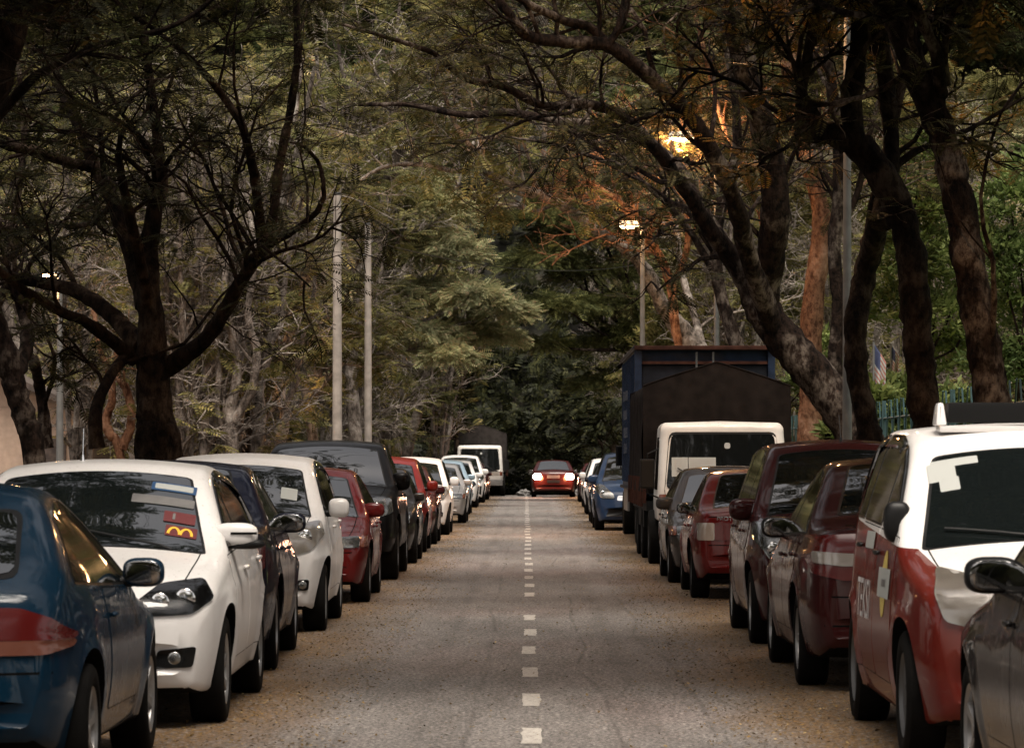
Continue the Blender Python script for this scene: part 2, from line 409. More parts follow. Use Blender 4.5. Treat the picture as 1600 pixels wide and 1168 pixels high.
def wheel_mesh(R, W):
    """tyre lathe about x, outer face at +x"""
    prof = [(-.5, .70), (-.52, .80), (-.50, .92), (-.42, .985), (-.25, 1.0), (.25, 1.0), (.42, .985), (.50, .92), (.52, .80), (.50, .70), (.44, .66), (-.44, .66)]
    n = 40; v = []; f = []
    for k in range(n):
        a = 2 * math.pi * k / n
        for x, r in prof: v.append((x * W, r * R * math.cos(a), r * R * math.sin(a)))
    m = len(prof)
    for k in range(n):
        for j in range(m): f.append((k * m + j, k * m + (j + 1) % m, ((k + 1) % n) * m + (j + 1) % m, ((k + 1) % n) * m + j))
    A = Acc(); A.add(v, f); return A
def rim_mesh(R, W, spokes=5, kind='alloy'):
    A = Acc(); n = 36; r0 = R * .67
    prof = [(.44 * W, r0), (.47 * W, r0 * .97), (.40 * W, r0 * .90), (.05 * W, r0 * .86), (.0, r0 * .1)] if kind == 'alloy' else [(.44 * W, r0), (.46 * W, r0 * .96), (.36 * W, r0 * .90), (.30 * W, r0 * .7), (.34 * W, r0 * .45), (.30 * W, r0 * .2), (.32 * W, 0.001)]
    v = []; f = []; m = len(prof)
    for k in range(n):
        a = 2 * math.pi * k / n
        for x, r in prof: v.append((x, r * math.cos(a), r * math.sin(a)))
    for k in range(n):
        for j in range(m - 1): f.append((k * m + j, k * m + j + 1, ((k + 1) % n) * m + j + 1, ((k + 1) % n) * m + j))
    A.add(v, f)
    if kind == 'alloy':
        for k in range(spokes):
            a = 2 * math.pi * k / spokes; ca, sa = math.cos(a), math.sin(a); sv = []
            for (r, hw, x0, x1) in ((r0 * .08, .045, .22 * W, .36 * W), (r0 * .5, .026, .20 * W, .38 * W), (r0 * .93, .038, .30 * W, .42 * W)):
                for dw, x in ((-hw, x0), (hw, x0), (hw * .7, x1), (-hw * .7, x1)): sv.append((x, r * ca - dw * sa, r * sa + dw * ca))
            sf = []
            for q in (0, 4):
                for j in range(4): sf.append((q + j, q + (j + 1) % 4, q + 4 + (j + 1) % 4, q + 4 + j))
            A.add(sv, sf)
        A.tube([(.2 * W, 0, 0), (.40 * W, 0, 0)], r0 * .16, 16)
    else:
        for k in range(10):
            a = 2 * math.pi * k / 10; A.tube([(.33 * W, r0 * .68 * math.cos(a), r0 * .68 * math.sin(a)), (.345 * W, r0 * .68 * math.cos(a), r0 * .68 * math.sin(a))], r0 * .06, 8)
    return A
_wc = {}
def add_wheel(root, x, y, R, W, side, spokes=5, kind='alloy'):
    key = (R, W, spokes, kind)
    if key not in _wc:
        a = wheel_mesh(R, W).mesh('wheel'); a.materials.append(M['tyre']); a.polygons.foreach_set('use_smooth', [True] * len(a.polygons)); a.set_sharp_from_angle(angle=rad(45))
        b = rim_mesh(R, W, spokes, kind).mesh('rim'); b.materials.append(M['rim' if kind == 'alloy' else 'steel']); b.polygons.foreach_set('use_smooth', [True] * len(b.polygons)); b.set_sharp_from_angle(angle=rad(30))
        _wc[key] = (a, b)
    a, b = _wc[key]
    w = bpy.data.objects.new('wheel', a); COL.objects.link(w); w.parent = root; w.location = (x, y, R - 0.004); w.rotation_euler = (random.random() * 3, 0, 0 if side > 0 else math.pi)
    r = bpy.data.objects.new('rim', b); COL.objects.link(r); r.parent = w; return w
def ellipsoid(c, r, p=2.6, n=14, m=10):
    v = []; f = []
    sp = lambda t: math.copysign(abs(t) ** (2 / p), t)
    for i in range(m + 1):
        ph = -math.pi / 2 + math.pi * i / m
        for j in range(n):
            th = 2 * math.pi * j / n
            v.append((c[0] + r[0] * sp(math.cos(ph)) * sp(math.cos(th)), c[1] + r[1] * sp(math.cos(ph)) * sp(math.sin(th)), c[2] + r[2] * sp(math.sin(ph))))
    for i in range(m):
        for j in range(n): f.append((i * n + j, i * n + (j + 1) % n, (i + 1) * n + (j + 1) % n, (i + 1) * n + j))
    return v, f

def make_car(name, label, spec, loc, rz, group, detail=2, cat='car', **o):
    """spec: Car keywords plus 'win' (window splits), lights etc. Front of the car points to -Y of its root."""
    cs = {k: v for k, v in spec.items() if k in ('L', 'W', 'top', 'belt', 'bottom', 'wb', 'fo', 'R', 'tumble', 'plan', 'cowl', 'roof0', 'roof1', 'deck', 'shift', 'r0', 'crease', 'flare', 'tyrew')}
    g = dict(spec); g.update(o); c = Car(paint=g.get('paint', 'white'), res=1.0 if detail > 1 else 0.7, **cs)
    root = empty(name, loc, rz, label, cat, group); h = c.L / 2; st = 0.05 if detail > 1 else 0.1
    body = c.shell(paint2=g.get('paint2')); bo = bpy.data.objects.new('body', body); COL.objects.link(bo); bo.parent = root
    P2 = c.paint
    # glass
    cw, r0_, r1_, dk = c.cowl, c.roof0, c.roof1, c.deck
    wf = lambda t, inset: (c.plan(t) * c.W / 2 * .945 - max(0, c.T(t) - c.belt(t)) * c.tumble - inset)
    a, b = cw + g.get('ws0', .03), r0_ - g.get('ws1', .02)
    pil = g.get('pillar', 0.085)
    def slab(a, b, pil, extra=0.0):
        L1 = [(wf(t, pil - extra), t) for t in np.linspace(a - extra, b + extra, 6)]
        return L1 + [(-x, t) for x, t in L1[::-1]]
    tr = c.patch(slab(a, b, pil, 0.018), 'T', 0.002, 0.05, st, 5, 1)
    tr.obj('windscreen_seal', M['trim'], bo, 60)
    ws = c.patch(slab(a, b, pil), 'T', 0.005, 0.05, st, 8, 4).obj('windscreen', M['glass'], root, 60)
    rw = g.get('rearwin')          # (t0, t1, inset) plan view, or ('B', x0, z0, x1, z1) seen from behind
    if rw:
        if rw[0] == 'B':
            _, xb, z0, xt, z1 = rw; ol = [(-xb, z0), (xb, z0), (xt, z1), (-xt, z1)]
            ol2 = [(-xb - .02, z0 - .02), (xb + .02, z0 - .02), (xt + .02, z1 + .015), (-xt - .02, z1 + .015)]; md = 'B'
        else:
            ol = slab(rw[0], rw[1], rw[2]); ol2 = slab(rw[0], rw[1], rw[2], .018); md = 'T'
        c.patch(ol2, md, 0.002, 0.06, st, 5, 1).obj('rear_window_seal', M['trim'], bo, 60)
        c.patch(ol, md, 0.005, 0.06, st, 7, 3).obj('rear_window', M['glass'], root, 60)
    # side windows
    gt = lambda t: min(c.T(max(0, t - g.get('apillar', .11))), c.T(min(c.L, t + g.get('cpillar', .12)))) - g.get('rail', .085)
    gb = lambda t: c.belt(t) + .025
    ss = np.linspace(0, c.L, 400); ok = [t for t in ss if gt(t) > gb(t) + .02 and g.get('w0', 0) < t < g.get('w1', 99)]; t0, t1 = ok[0], ok[-1]
    cuts = [t0] + list(g.get('win', [])) + [t1]
    def winpoly(a, b, e=0.0):
        n = max(3, int((b - a) / .12)); tt = np.linspace(a, b, n)
        lo = [(t, gb(t) - e) for t in tt]; up = [(t, max(gt(t) + e, gb(t) + .02)) for t in tt[::-1]]
        return lo + up
    for sd in ('L', 'R'):
        if not g.get('paintpillar'): c.patch(winpoly(t0 - .015, t1 + .015, .012), sd, 0.0015, 0.03, st, 6, 1).obj('window_trim', M['trim'], bo, 60)
        for k in range(len(cuts) - 1):
            a_ = cuts[k] + (.03 if k else 0); b_ = cuts[k + 1] - (.03 if k < len(cuts) - 2 else 0)
            if g.get('paintpillar'): c.patch(winpoly(a_ - .012, b_ + .012, .012), sd, 0.0015, 0.03, st, 5, 1).obj('window_trim', M['trim'], bo, 60)
            c.patch(winpoly(a_, b_), sd, 0.0045, 0.03, st, 6, 2).obj('side_window', M['sideglass'], root, 60)
    # doors
    if detail > 0:
        for sd in ('L', 'R'):
            sg = -1 if sd == 'L' else 1
            for (d0, d1) in g.get('doors', []):
                ol = []
                for p in roundpoly([(d0, c.B(d0) + .14), (d1, c.B(d1) + .14), (d1, c.belt(d1) + .0), (d0, c.belt(d0) + .0)], .035, .05):
                    for wc in c.wheels:
                        q = np.array([p[0] - wc, p[1] - c.R]); dd = np.linalg.norm(q)
                        if dd < c.R + .075: p = np.array([wc, c.R]) + q / dd * (c.R + .075)
                    ol.append(p)
                dr = c.patch(ol, sd, 0.0035, 0.004, 9, 7, 2, lip=.002).obj('door', g['paint2'][0] if g.get('doorpaint2') else P2, root, 60)
                A = c.line([tuple(p) for p in ol], sd, .013, .0012, closed=True, step=.2); A.obj('door_gap', M['gap'], dr)
                hz = c.belt(d1) - g.get('hdrop', .12); l, nn = c.ray(sd, d1 - .14, hz)
                A = Acc(); A.add(*ellipsoid((l.x + sg * .022, l.y, l.z), (.016, .085, .014), 3.2)); A.obj('handle', g.get('handlemat', P2), dr, 60)
        A = Acc()
        # bonnet and boot gaps
        for sg in (-1, 1):
            hb = g.get('bonnet', .80); pts = [(sg * (c.plan(t) * c.W / 2 * hb), t) for t in np.linspace(.16, cw + .02, 9)]
            c.line(pts, 'T', .008, .0012, A)
        for zz in g.get('rearlines', []): c.line([(-c.W / 2 * .86, zz), (c.W / 2 * .86, zz)], 'B', .010, .0015, A)
        for zz in g.get('frontlines', []): c.line([(-c.W / 2 * .80, zz), (c.W / 2 * .80, zz)], 'F', .010, .0015, A)
        for x, z, z2 in g.get('rearcols', []):
            for sg in (-1, 1): c.line([(sg * x, z), (sg * x, z2)], 'B', .010, .0015, A)
        A.obj('panel_gap', M['gap'], bo)
    if g.get('mould'):
        z0, z1, z2 = g['mould']
        for sd in ('L', 'R'): c.line([(c.fo + c.R + .1, z0), (c.L - (c.L - c.fo - c.wb) - c.R - .1, z0)], sd, z1, .006).obj('side_moulding', M[z2], root)
    # lights
    for sg in (-1, 1):
        for part in g.get('lights', []):
            kind, mode, pts = part[:3]
            if mode == 'S': md = 'L' if sg < 0 else 'R'; ol = list(pts)
            else: md = mode; ol = [(sg * x, z) for x, z in pts]
            if kind == 'head':
                b1 = c.patch(ol, md, 0.008, .03, .025, 7, 0).obj('headlight', M[part[3] if len(part) > 3 else 'lamphouse'], root, 60)
                for (bx, bz, br) in (part[4] if len(part) > 4 else []):
                    l, nn = c.ray(md, (sg * bx if md != 'L' and md != 'R' else bx), bz); A = Acc(); q = l + nn * .006
                    A.add(*ellipsoid(tuple(q), (br, .010, br), 2.0)); bb = A.obj('bulb_reflector', M['chrome'], b1, 60)
                c.patch(ol, md, 0.014, .03, .025, 7, 0, lip=0.0).obj('lens', M['lens'], b1, 60)
            else:
                mname = {'tail': 'redlens', 'turn': 'orangelens', 'rev': 'clearlens', 'fog': 'darkhouse', 'hole': 'trim', 'lit': 'lit'}[kind]
                nm = {'tail': 'tail_light', 'turn': 'turn_signal', 'rev': 'reversing_light', 'fog': 'fog_light', 'hole': 'vent', 'lit': 'brake_light'}[kind]
                A = c.patch(ol, md, part[3] if len(part) > 3 else 0.010, .02, .02, 8, 0)
                ob = A.obj(nm, M[mname], root, 60)
                if kind == 'fog':
                    cc = np.mean(pts, axis=0); l, nn = c.ray(md, sg * cc[0], cc[1]); A = Acc(); A.add(*ellipsoid(tuple(l + nn * .012), (.035, .008, .035), 2.0)); A.obj('bulb_reflector', M['lamphouse'], ob, 60)
    for mode, pts, mat, nm, off in g.get('front', []):
        c.patch(pts, mode, off, .03, .06, 4, 1).obj(nm, M[mat] if isinstance(mat, str) else mat, root, 60)
    # plates
    for md, z in (('F', g.get('fplate')), ('B', g.get('rplate'))):
        if z:
            l, nn = c.ray(md, 0, z); A = Acc(); A.box((0, l.y + (-.012 if md == 'F' else .012), z), (.50, .014, .11), bev=.004); A.obj('number_plate', M['plate'], root)
    # mirrors
    mt = g.get('mirror_t', cw + .42); mz = g.get('mirror_z', c.belt(mt) + .07); ms = g.get('mirror_s', (.115, .06, .075)); mm = g.get('mirrormat', P2)
    for sg in (-1, 1):
        l, nn = c.ray('L' if sg < 0 else 'R', mt, mz - .04); x0 = abs(l.x) - .03 - ms[0] + g.get('moff', .03)
        A = Acc(); A.add(*ellipsoid((sg * (x0 + .05 + ms[0]), l.y, mz), ms, 3.0, 20, 14)); mo = A.obj('mirror', mm, root, 80)
        A = Acc(); A.tube([(sg * (abs(l.x) - .06), l.y + .01, mz - .05), (sg * (x0 + .06 + ms[0] * .6), l.y, mz - ms[2] * .55)], [.035, .028], 10); A.obj('mirror_stalk', M['trim'], mo, 50)
        A = Acc(); A.add(*ellipsoid((sg * (x0 + .05 + ms[0]), l.y + ms[1] * .99, mz), (ms[0] * .86, .003, ms[2] * .82), 3.0, 20, 8)); A.obj('mirror_glass', M['mirror'], mo, 60)
    # wipers, antenna
    if g.get('wipers', True) and detail > 1:
        for (xa, xb) in ((-.12, -.58), (.50, .02)):
            A = Acc(); pts = []
            for q in np.linspace(0, 1, 8):
                l, nn = c.ray('T', xa + (xb - xa) * q, cw + .02 + .16 * q * (1 if q < 1 else 1)); pts.append(l + nn * (.022 if q else .005))
            A.tube(pts, .007, 6); A.obj('wiper', M['trim'], root)
    if g.get('antenna'):
        ax, at, ah, tilt = g['antenna']; l, nn = c.ray('T', ax, at); A = Acc(); A.tube([l - Vector((0, 0, .01)), l + Vector((0, .01, .03))], [.018, .010], 8); A.tube([l + Vector((0, .01, .02)), l + Vector((0, tilt * ah, ah))], [.005, .004], 6)
        A.obj('antenna', M[g.get('antmat', 'trim')], root)
    if g.get('visor'):   # smoked door visors above the side windows
        for sd in ('L', 'R'):
            A = Acc()
            for k in range(len(cuts) - 1):
                tt = np.linspace(cuts[k] + .04, cuts[k + 1] - .04, 10); v = []
                sg = -1 if sd == 'L' else 1
                for t in tt:
                    for z, o_ in ((gt(t) + .02, .004), (gt(t) - .05, .022)):
                        z = max(z, gb(t) + .02); l, nn = c.ray(sd, t, z); v.append(np.array(l + nn * o_))
                A.add(v, [(2 * j, 2 * j + 1, 2 * j + 3, 2 * j + 2) for j in range(len(tt) - 1)])
            vo = A.obj('window_visor', M['sideglass'], root, 60); md_ = vo.modifiers.new('s', 'SOLIDIFY'); md_.thickness = .003
    # wheels
    for wc in c.wheels:
        for sg in (-1, 1):
            add_wheel(root, sg * (c.W / 2 - c.tyrew / 2 - .012), wc - h, c.R, c.tyrew, sg, g.get('spokes', 5), g.get('rimkind', 'alloy'))
    return root, c, bo
# ---------------------------------------------------------------- vehicle shapes
S = {}
S['hatch'] = dict(L=4.1, W=1.70, wb=2.55, fo=.82, R=.30, cowl=1.10, roof0=1.98, roof1=3.1, deck=3.85,
    top=[(0,.50),(.02,.60),(.07,.69),(.22,.78),(.55,.87),(.95,.935),(1.12,.965),(1.55,1.185),(1.95,1.375),(2.2,1.435),(2.6,1.455),(3.1,1.42),(3.45,1.34),(3.75,1.13),(3.95,1.0),(4.04,.86),(4.1,.55)],
    belt=[(0,.80),(1.1,.90),(2.5,.95),(4.1,1.0)], tumble=.40, crease=(.70,.03), win=[2.22], doors=[(1.28,2.22),(2.24,3.2)], rearwin=('B',.50,1.02,.42,1.30), pillar=.10,
    lights=[('head','F',[(.38,.665),(.52,.775),(.74,.80),(.80,.70),(.70,.62),(.46,.61)],'darkhouse',[(.66,.70,.055),(.53,.685,.05)]),('tail','B',[(.52,.72),(.76,.74),(.74,.98),(.60,.98)]),
            ('fog','F',[(.50,.33),(.70,.34),(.72,.45),(.52,.43)])],
    front=[('F',[(-.34,.63),(.34,.63),(.30,.71),(-.30,.71)],'trim','grille',.003),('F',[(-.42,.30),(.42,.30),(.36,.44),(-.36,.44)],'trim','bumper_intake',.003)],
    fplate=.50, rplate=.55, spokes=7, bonnet=.78, rearlines=[.62], mirror_s=(.13,.065,.07))
S['myvi'] = dict(L=3.72, W=1.665, wb=2.44, fo=.66, R=.29, cowl=.86, roof0=1.58, roof1=2.9, deck=3.5,
    top=[(0,.52),(.02,.64),(.07,.74),(.2,.84),(.45,.92),(.75,.98),(.88,1.005),(1.25,1.23),(1.55,1.395),(1.8,1.47),(2.3,1.51),(2.9,1.49),(3.3,1.42),(3.5,1.25),(3.63,1.0),(3.69,.8),(3.72,.5)],
    belt=[(0,.90),(.9,.95),(2.4,1.0),(3.72,1.06)], tumble=.33, crease=(.62,.06), win=[1.95], doors=[(1.12,1.95),(1.97,2.86)], rearwin=('B',.52,1.06,.46,1.38), pillar=.10,
    lights=[('head','F',[(.42,.68),(.44,.79),(.62,.90),(.76,.93),(.80,.82),(.72,.69),(.55,.645)],'clearlens',[(.66,.80,.06)]),('tail','B',[(.58,.74),(.75,.74),(.73,1.02),(.62,1.02)]),
            ('fog','F',[(.60,.36),(.69,.36),(.70,.45),(.61,.45)])],
    front=[('F',[(-.36,.66),(.36,.66),(.34,.75),(-.34,.75)],'trim','grille',.003),('F',[(-.50,.30),(.50,.30),(.44,.45),(-.44,.45)],'trim','bumper_intake',.003)],
    fplate=.52, rplate=.75, spokes=8, rearlines=[.60], mirror_s=(.09,.07,.085), moff=.10)
S['sedan'] = dict(L=4.5, W=1.72, wb=2.6, fo=.88, R=.305, cowl=1.28, roof0=2.10, roof1=3.05, deck=3.85,
    top=[(0,.45),(.02,.58),(.08,.68),(.25,.76),(.7,.86),(1.15,.93),(1.3,.955),(1.7,1.18),(2.08,1.36),(2.35,1.43),(2.7,1.45),(3.05,1.415),(3.45,1.24),(3.85,1.05),(4.1,1.03),(4.36,1.01),(4.44,.95),(4.49,.8),(4.5,.5)],
    belt=[(0,.78),(1.3,.90),(2.6,.94),(4.5,.98)], tumble=.42, crease=(.66,.05), win=[2.35], doors=[(1.45,2.35),(2.37,3.32)], rearwin=(3.1,3.74,.14), pillar=.10,
    lights=[('head','F',[(.44,.60),(.50,.71),(.78,.74),(.80,.63),(.62,.56)],'lamphouse',[(.66,.655,.05)]),('tail','B',[(.36,.74),(.48,.88),(.80,.90),(.80,.72),(.55,.68)])],
    front=[('F',[(-.36,.56),(.36,.56),(.32,.66),(-.32,.66)],'trim','grille',.003),('F',[(-.46,.28),(.46,.28),(.42,.40),(-.42,.40)],'trim','bumper_intake',.003)],
    fplate=.46, rplate=.62, spokes=5, rearlines=[.66])
S['maroonsedan'] = dict(S['sedan'], top=[(0,.45),(.02,.58),(.08,.68),(.25,.76),(.7,.86),(1.15,.93),(1.3,.955),(1.7,1.18),(2.08,1.37),(2.35,1.45),(2.7,1.475),(3.05,1.445),(3.45,1.29),(3.85,1.10),(4.1,1.055),(4.40,1.035),(4.46,.96),(4.49,.8),(4.5,.5)],
    lights=[('head','F',[(.44,.60),(.50,.71),(.78,.74),(.80,.63),(.62,.56)],'lamphouse',[(.66,.655,.05)]),
            ('tail','B',[(.38,.955),(.55,.99),(.81,.975),(.84,.86),(.80,.74),(.62,.70),(.40,.72)],.006),('rev','B',[(.40,.80),(.42,.86),(.80,.88),(.795,.81),(.62,.79)],.014)],
    rearlines=[.60,.42], antenna=None)
S['wira'] = dict(L=4.27, W=1.68, wb=2.5, fo=.84, R=.29, cowl=1.22, roof0=2.02, roof1=2.95, deck=3.75,
    top=[(0,.42),(.02,.56),(.07,.645),(.2,.70),(.7,.80),(1.1,.875),(1.24,.90),(1.65,1.12),(2.02,1.30),(2.25,1.36),(2.6,1.38),(2.95,1.345),(3.35,1.16),(3.75,.98),(4.0,.965),(4.18,.94),(4.24,.86),(4.27,.5)],
    belt=[(0,.72),(1.2,.84),(2.5,.88),(4.27,.92)], tumble=.42, win=[2.28], doors=[(1.4,2.28),(2.3,3.2)], rearwin=(3.0,3.6,.14), pillar=.09,
    lights=[('head','F',[(.42,.56),(.44,.66),(.74,.675),(.74,.57)],'lamphouse',[]),('turn','F',[(.75,.57),(.75,.675),(.81,.67),(.81,.575)]),('tail','B',[(.44,.68),(.44,.82),(.80,.84),(.80,.68)])],
    front=[('F',[(-.38,.57),(.38,.57),(.38,.65),(-.38,.65)],'trim','grille',.003),('F',[(-.50,.28),(.50,.28),(.48,.38),(-.48,.38)],'trim','bumper_intake',.003)],
    fplate=.44, rplate=.55, spokes=8, frontlines=[.52])
S['oldhatch'] = dict(L=4.05, W=1.65, wb=2.38, fo=.80, R=.29, cowl=1.18, roof0=1.85, roof1=2.95, deck=3.75,
    top=[(0,.45),(.02,.60),(.06,.68),(.2,.73),(.7,.81),(1.1,.87),(1.2,.89),(1.55,1.12),(1.85,1.29),(2.05,1.345),(2.5,1.36),(2.95,1.33),(3.35,1.14),(3.72,.97),(3.85,.955),(3.98,.93),(4.03,.84),(4.05,.5)],
    belt=[(0,.74),(1.2,.84),(2.4,.87),(4.05,.90)], tumble=.38, win=[2.2,3.05], doors=[(1.35,2.2),(2.22,3.05)], rearwin=(3.02,3.66,.13), pillar=.08, r0=.06,
    lights=[('head','F',[(.42,.57),(.42,.68),(.72,.68),(.72,.57)],'lamphouse',[]),('tail','B',[(.02,.62),(.02,.80),(.60,.80),(.60,.62)]),('rev','B',[(.60,.62),(.60,.80),(.77,.80),(.77,.62)],.007)],
    front=[('F',[(-.36,.57),(.36,.57),(.36,.66),(-.36,.66)],'trim','grille',.003)], fplate=.42, rplate=.48, rimkind='steel', rearlines=[.57,.86], mirror_s=(.08,.05,.06))
S['mpv'] = dict(L=4.2, W=1.70, wb=2.62, fo=.78, R=.30, cowl=1.0, roof0=1.82, roof1=3.5, deck=4.0,
    top=[(0,.50),(.02,.62),(.07,.76),(.2,.86),(.5,.95),(.85,1.02),(1.02,1.05),(1.4,1.30),(1.8,1.53),(2.1,1.60),(2.6,1.62),(3.3,1.60),(3.75,1.54),(3.98,1.28),(4.1,1.02),(4.17,.8),(4.2,.5)],
    belt=[(0,.90),(1.0,.97),(2.5,1.0),(4.2,1.04)], tumble=.32, crease=(.68,.05), win=[2.15,3.15], doors=[(1.25,2.15),(2.17,3.15)], rearwin=('B',.52,1.08,.46,1.44), pillar=.10,
    lights=[('head','F',[(.44,.66),(.46,.74),(.66,.92),(.80,.96),(.82,.84),(.70,.66)],'lamphouse',[(.68,.76,.055)]),('tail','B',[(.60,.74),(.77,.74),(.75,1.1),(.66,1.1)])],
    front=[('F',[(-.40,.62),(.40,.62),(.38,.72),(-.38,.72)],'chrome','grille',.003),('F',[(-.62,.30),(.62,.30),(.56,.46),(-.56,.46)],'trim','bumper_intake',.003),('F',[(.56,.28),(.74,.28),(.76,.58),(.60,.56)],'trim','bumper_vent',.003)],
    fplate=.50, rplate=.75, spokes=5, bonnet=.78, antenna=(.0,2.15,.22,.9), mirror_s=(.125,.075,.09))
S['avanza'] = dict(L=4.15, W=1.70, wb=2.655, fo=.74, R=.315, cowl=.98, roof0=1.78, roof1=3.5, deck=3.98,
    top=[(0,.52),(.02,.64),(.06,.76),(.18,.85),(.5,.93),(.82,1.005),(.98,1.04),(1.4,1.32),(1.78,1.56),(2.0,1.625),(2.5,1.65),(3.3,1.64),(3.8,1.58),(4.0,1.30),(4.08,1.05),(4.13,.8),(4.15,.5)],
    belt=[(0,.90),(1.0,1.00),(2.5,1.03),(4.15,1.06)], tumble=.30, win=[2.12,3.08], doors=[(1.22,2.12),(2.14,3.05)], rearwin=('B',.54,1.10,.48,1.46), pillar=.105, r0=.08,
    lights=[('head','F',[(.40,.70),(.42,.78),(.56,.90),(.69,.93),(.73,.82),(.69,.69),(.52,.65)],'clearlens',[]),('tail','B',[(.64,.74),(.78,.74),(.76,1.4),(.70,1.4)])],
    front=[('F',[(-.40,.66),(.40,.66),(.38,.76),(-.38,.76)],'trim','grille',.003),('F',[(-.50,.32),(.50,.32),(.46,.46),(-.46,.46)],'trim','bumper_intake',.003)],
    fplate=.54, rplate=.72, rimkind='steel', bonnet=.80, mirror_s=(.07,.06,.105), mirrormat=None, moff=-.02)
S['coupe'] = dict(L=3.98, W=1.70, wb=2.42, fo=.82, R=.29, cowl=1.22, roof0=1.95, roof1=2.85, deck=3.75,
    top=[(0,.42),(.02,.54),(.07,.63),(.2,.69),(.7,.79),(1.1,.86),(1.24,.885),(1.6,1.10),(1.95,1.28),(2.2,1.345),(2.5,1.365),(2.85,1.34),(3.2,1.22),(3.5,1.10),(3.72,1.0),(3.86,.92),(3.93,.80),(3.965,.66),(3.98,.48)],
    belt=[(0,.70),(1.2,.83),(2.5,.87),(3.98,.93)], tumble=.60, win=[], doors=[(1.42,2.62)], rearwin=('B',.56,.97,.49,1.22), pillar=.09, r0=.12,
    plan=[(0,.80),(.06,.87),(.25,.94),(.6,.985),(1.0,1),(3.0,.99),(3.4,.965),(3.75,.915),(3.9,.86),(3.98,.80)],
    lights=[('head','F',[(.42,.56),(.44,.64),(.72,.66),(.72,.57)],'lamphouse',[]),('tail','B',[(.26,.665),(.30,.76),(.44,.81),(.60,.81),(.72,.775),(.795,.71),(.79,.665)],.012),('turn','B',[(.27,.60),(.27,.655),(.79,.66),(.79,.635),(.70,.605)],.012)],
    front=[], fplate=.42, rplate=.74, rearlines=[.565], spokes=6, mirror_s=(.10,.055,.07), moff=.08, cpillar=.34, w1=3.35)
S['pickup'] = dict(L=5.2, W=1.85, wb=3.15, fo=.92, R=.375, cowl=1.30, roof0=2.05, roof1=3.05, deck=3.3, tyrew=.24,
    top=[(0,.62),(.02,.80),(.07,.94),(.25,1.03),(.8,1.10),(1.2,1.14),(1.32,1.16),(1.7,1.42),(2.05,1.62),(2.3,1.68),(2.7,1.70),(3.05,1.67),(3.2,1.45),(3.3,1.15),(3.5,1.09),(4.4,1.09),(5.1,1.08),(5.18,.95),(5.2,.7)],
    belt=[(0,.98),(1.3,1.10),(3.0,1.13),(5.2,1.13)], bottom=[(0,.48),(.1,.36),(.5,.33),(4.8,.40),(5.2,.5)], tumble=.34, win=[2.38], doors=[(1.5,2.38),(2.4,3.15)], rearwin=('B',.60,1.2,.52,1.5), pillar=.10, w1=3.2,
    lights=[('head','F',[(.46,.78),(.46,.96),(.70,1.00),(.84,.98),(.86,.82),(.66,.75)],'lamphouse',[(.68,.87,.07)]),('tail','B',[(.72,.68),(.86,.68),(.86,1.0),(.72,1.0)]),('fog','F',[(.56,.48),(.72,.48),(.72,.58),(.56,.58)])],
    front=[('F',[(-.38,.72),(.38,.72),(.40,.92),(-.40,.92)],'trim','grille',.003),('F',[(-.55,.46),(.55,.46),(.52,.58),(-.52,.58)],'trim','bumper_intake',.003)],
    fplate=.64, rplate=.7, spokes=6, mirror_s=(.12,.07,.11))
S['farcar'] = dict(S['sedan'], lights=[('head','F',[(.44,.60),(.50,.71),(.78,.74),(.80,.63),(.62,.56)],'lamphouse',[]),('tail','B',[(.42,.72),(.46,.88),(.80,.90),(.80,.72)],.006),('lit','B',[(.50,.75),(.52,.85),(.74,.86),(.74,.75)],.014)])
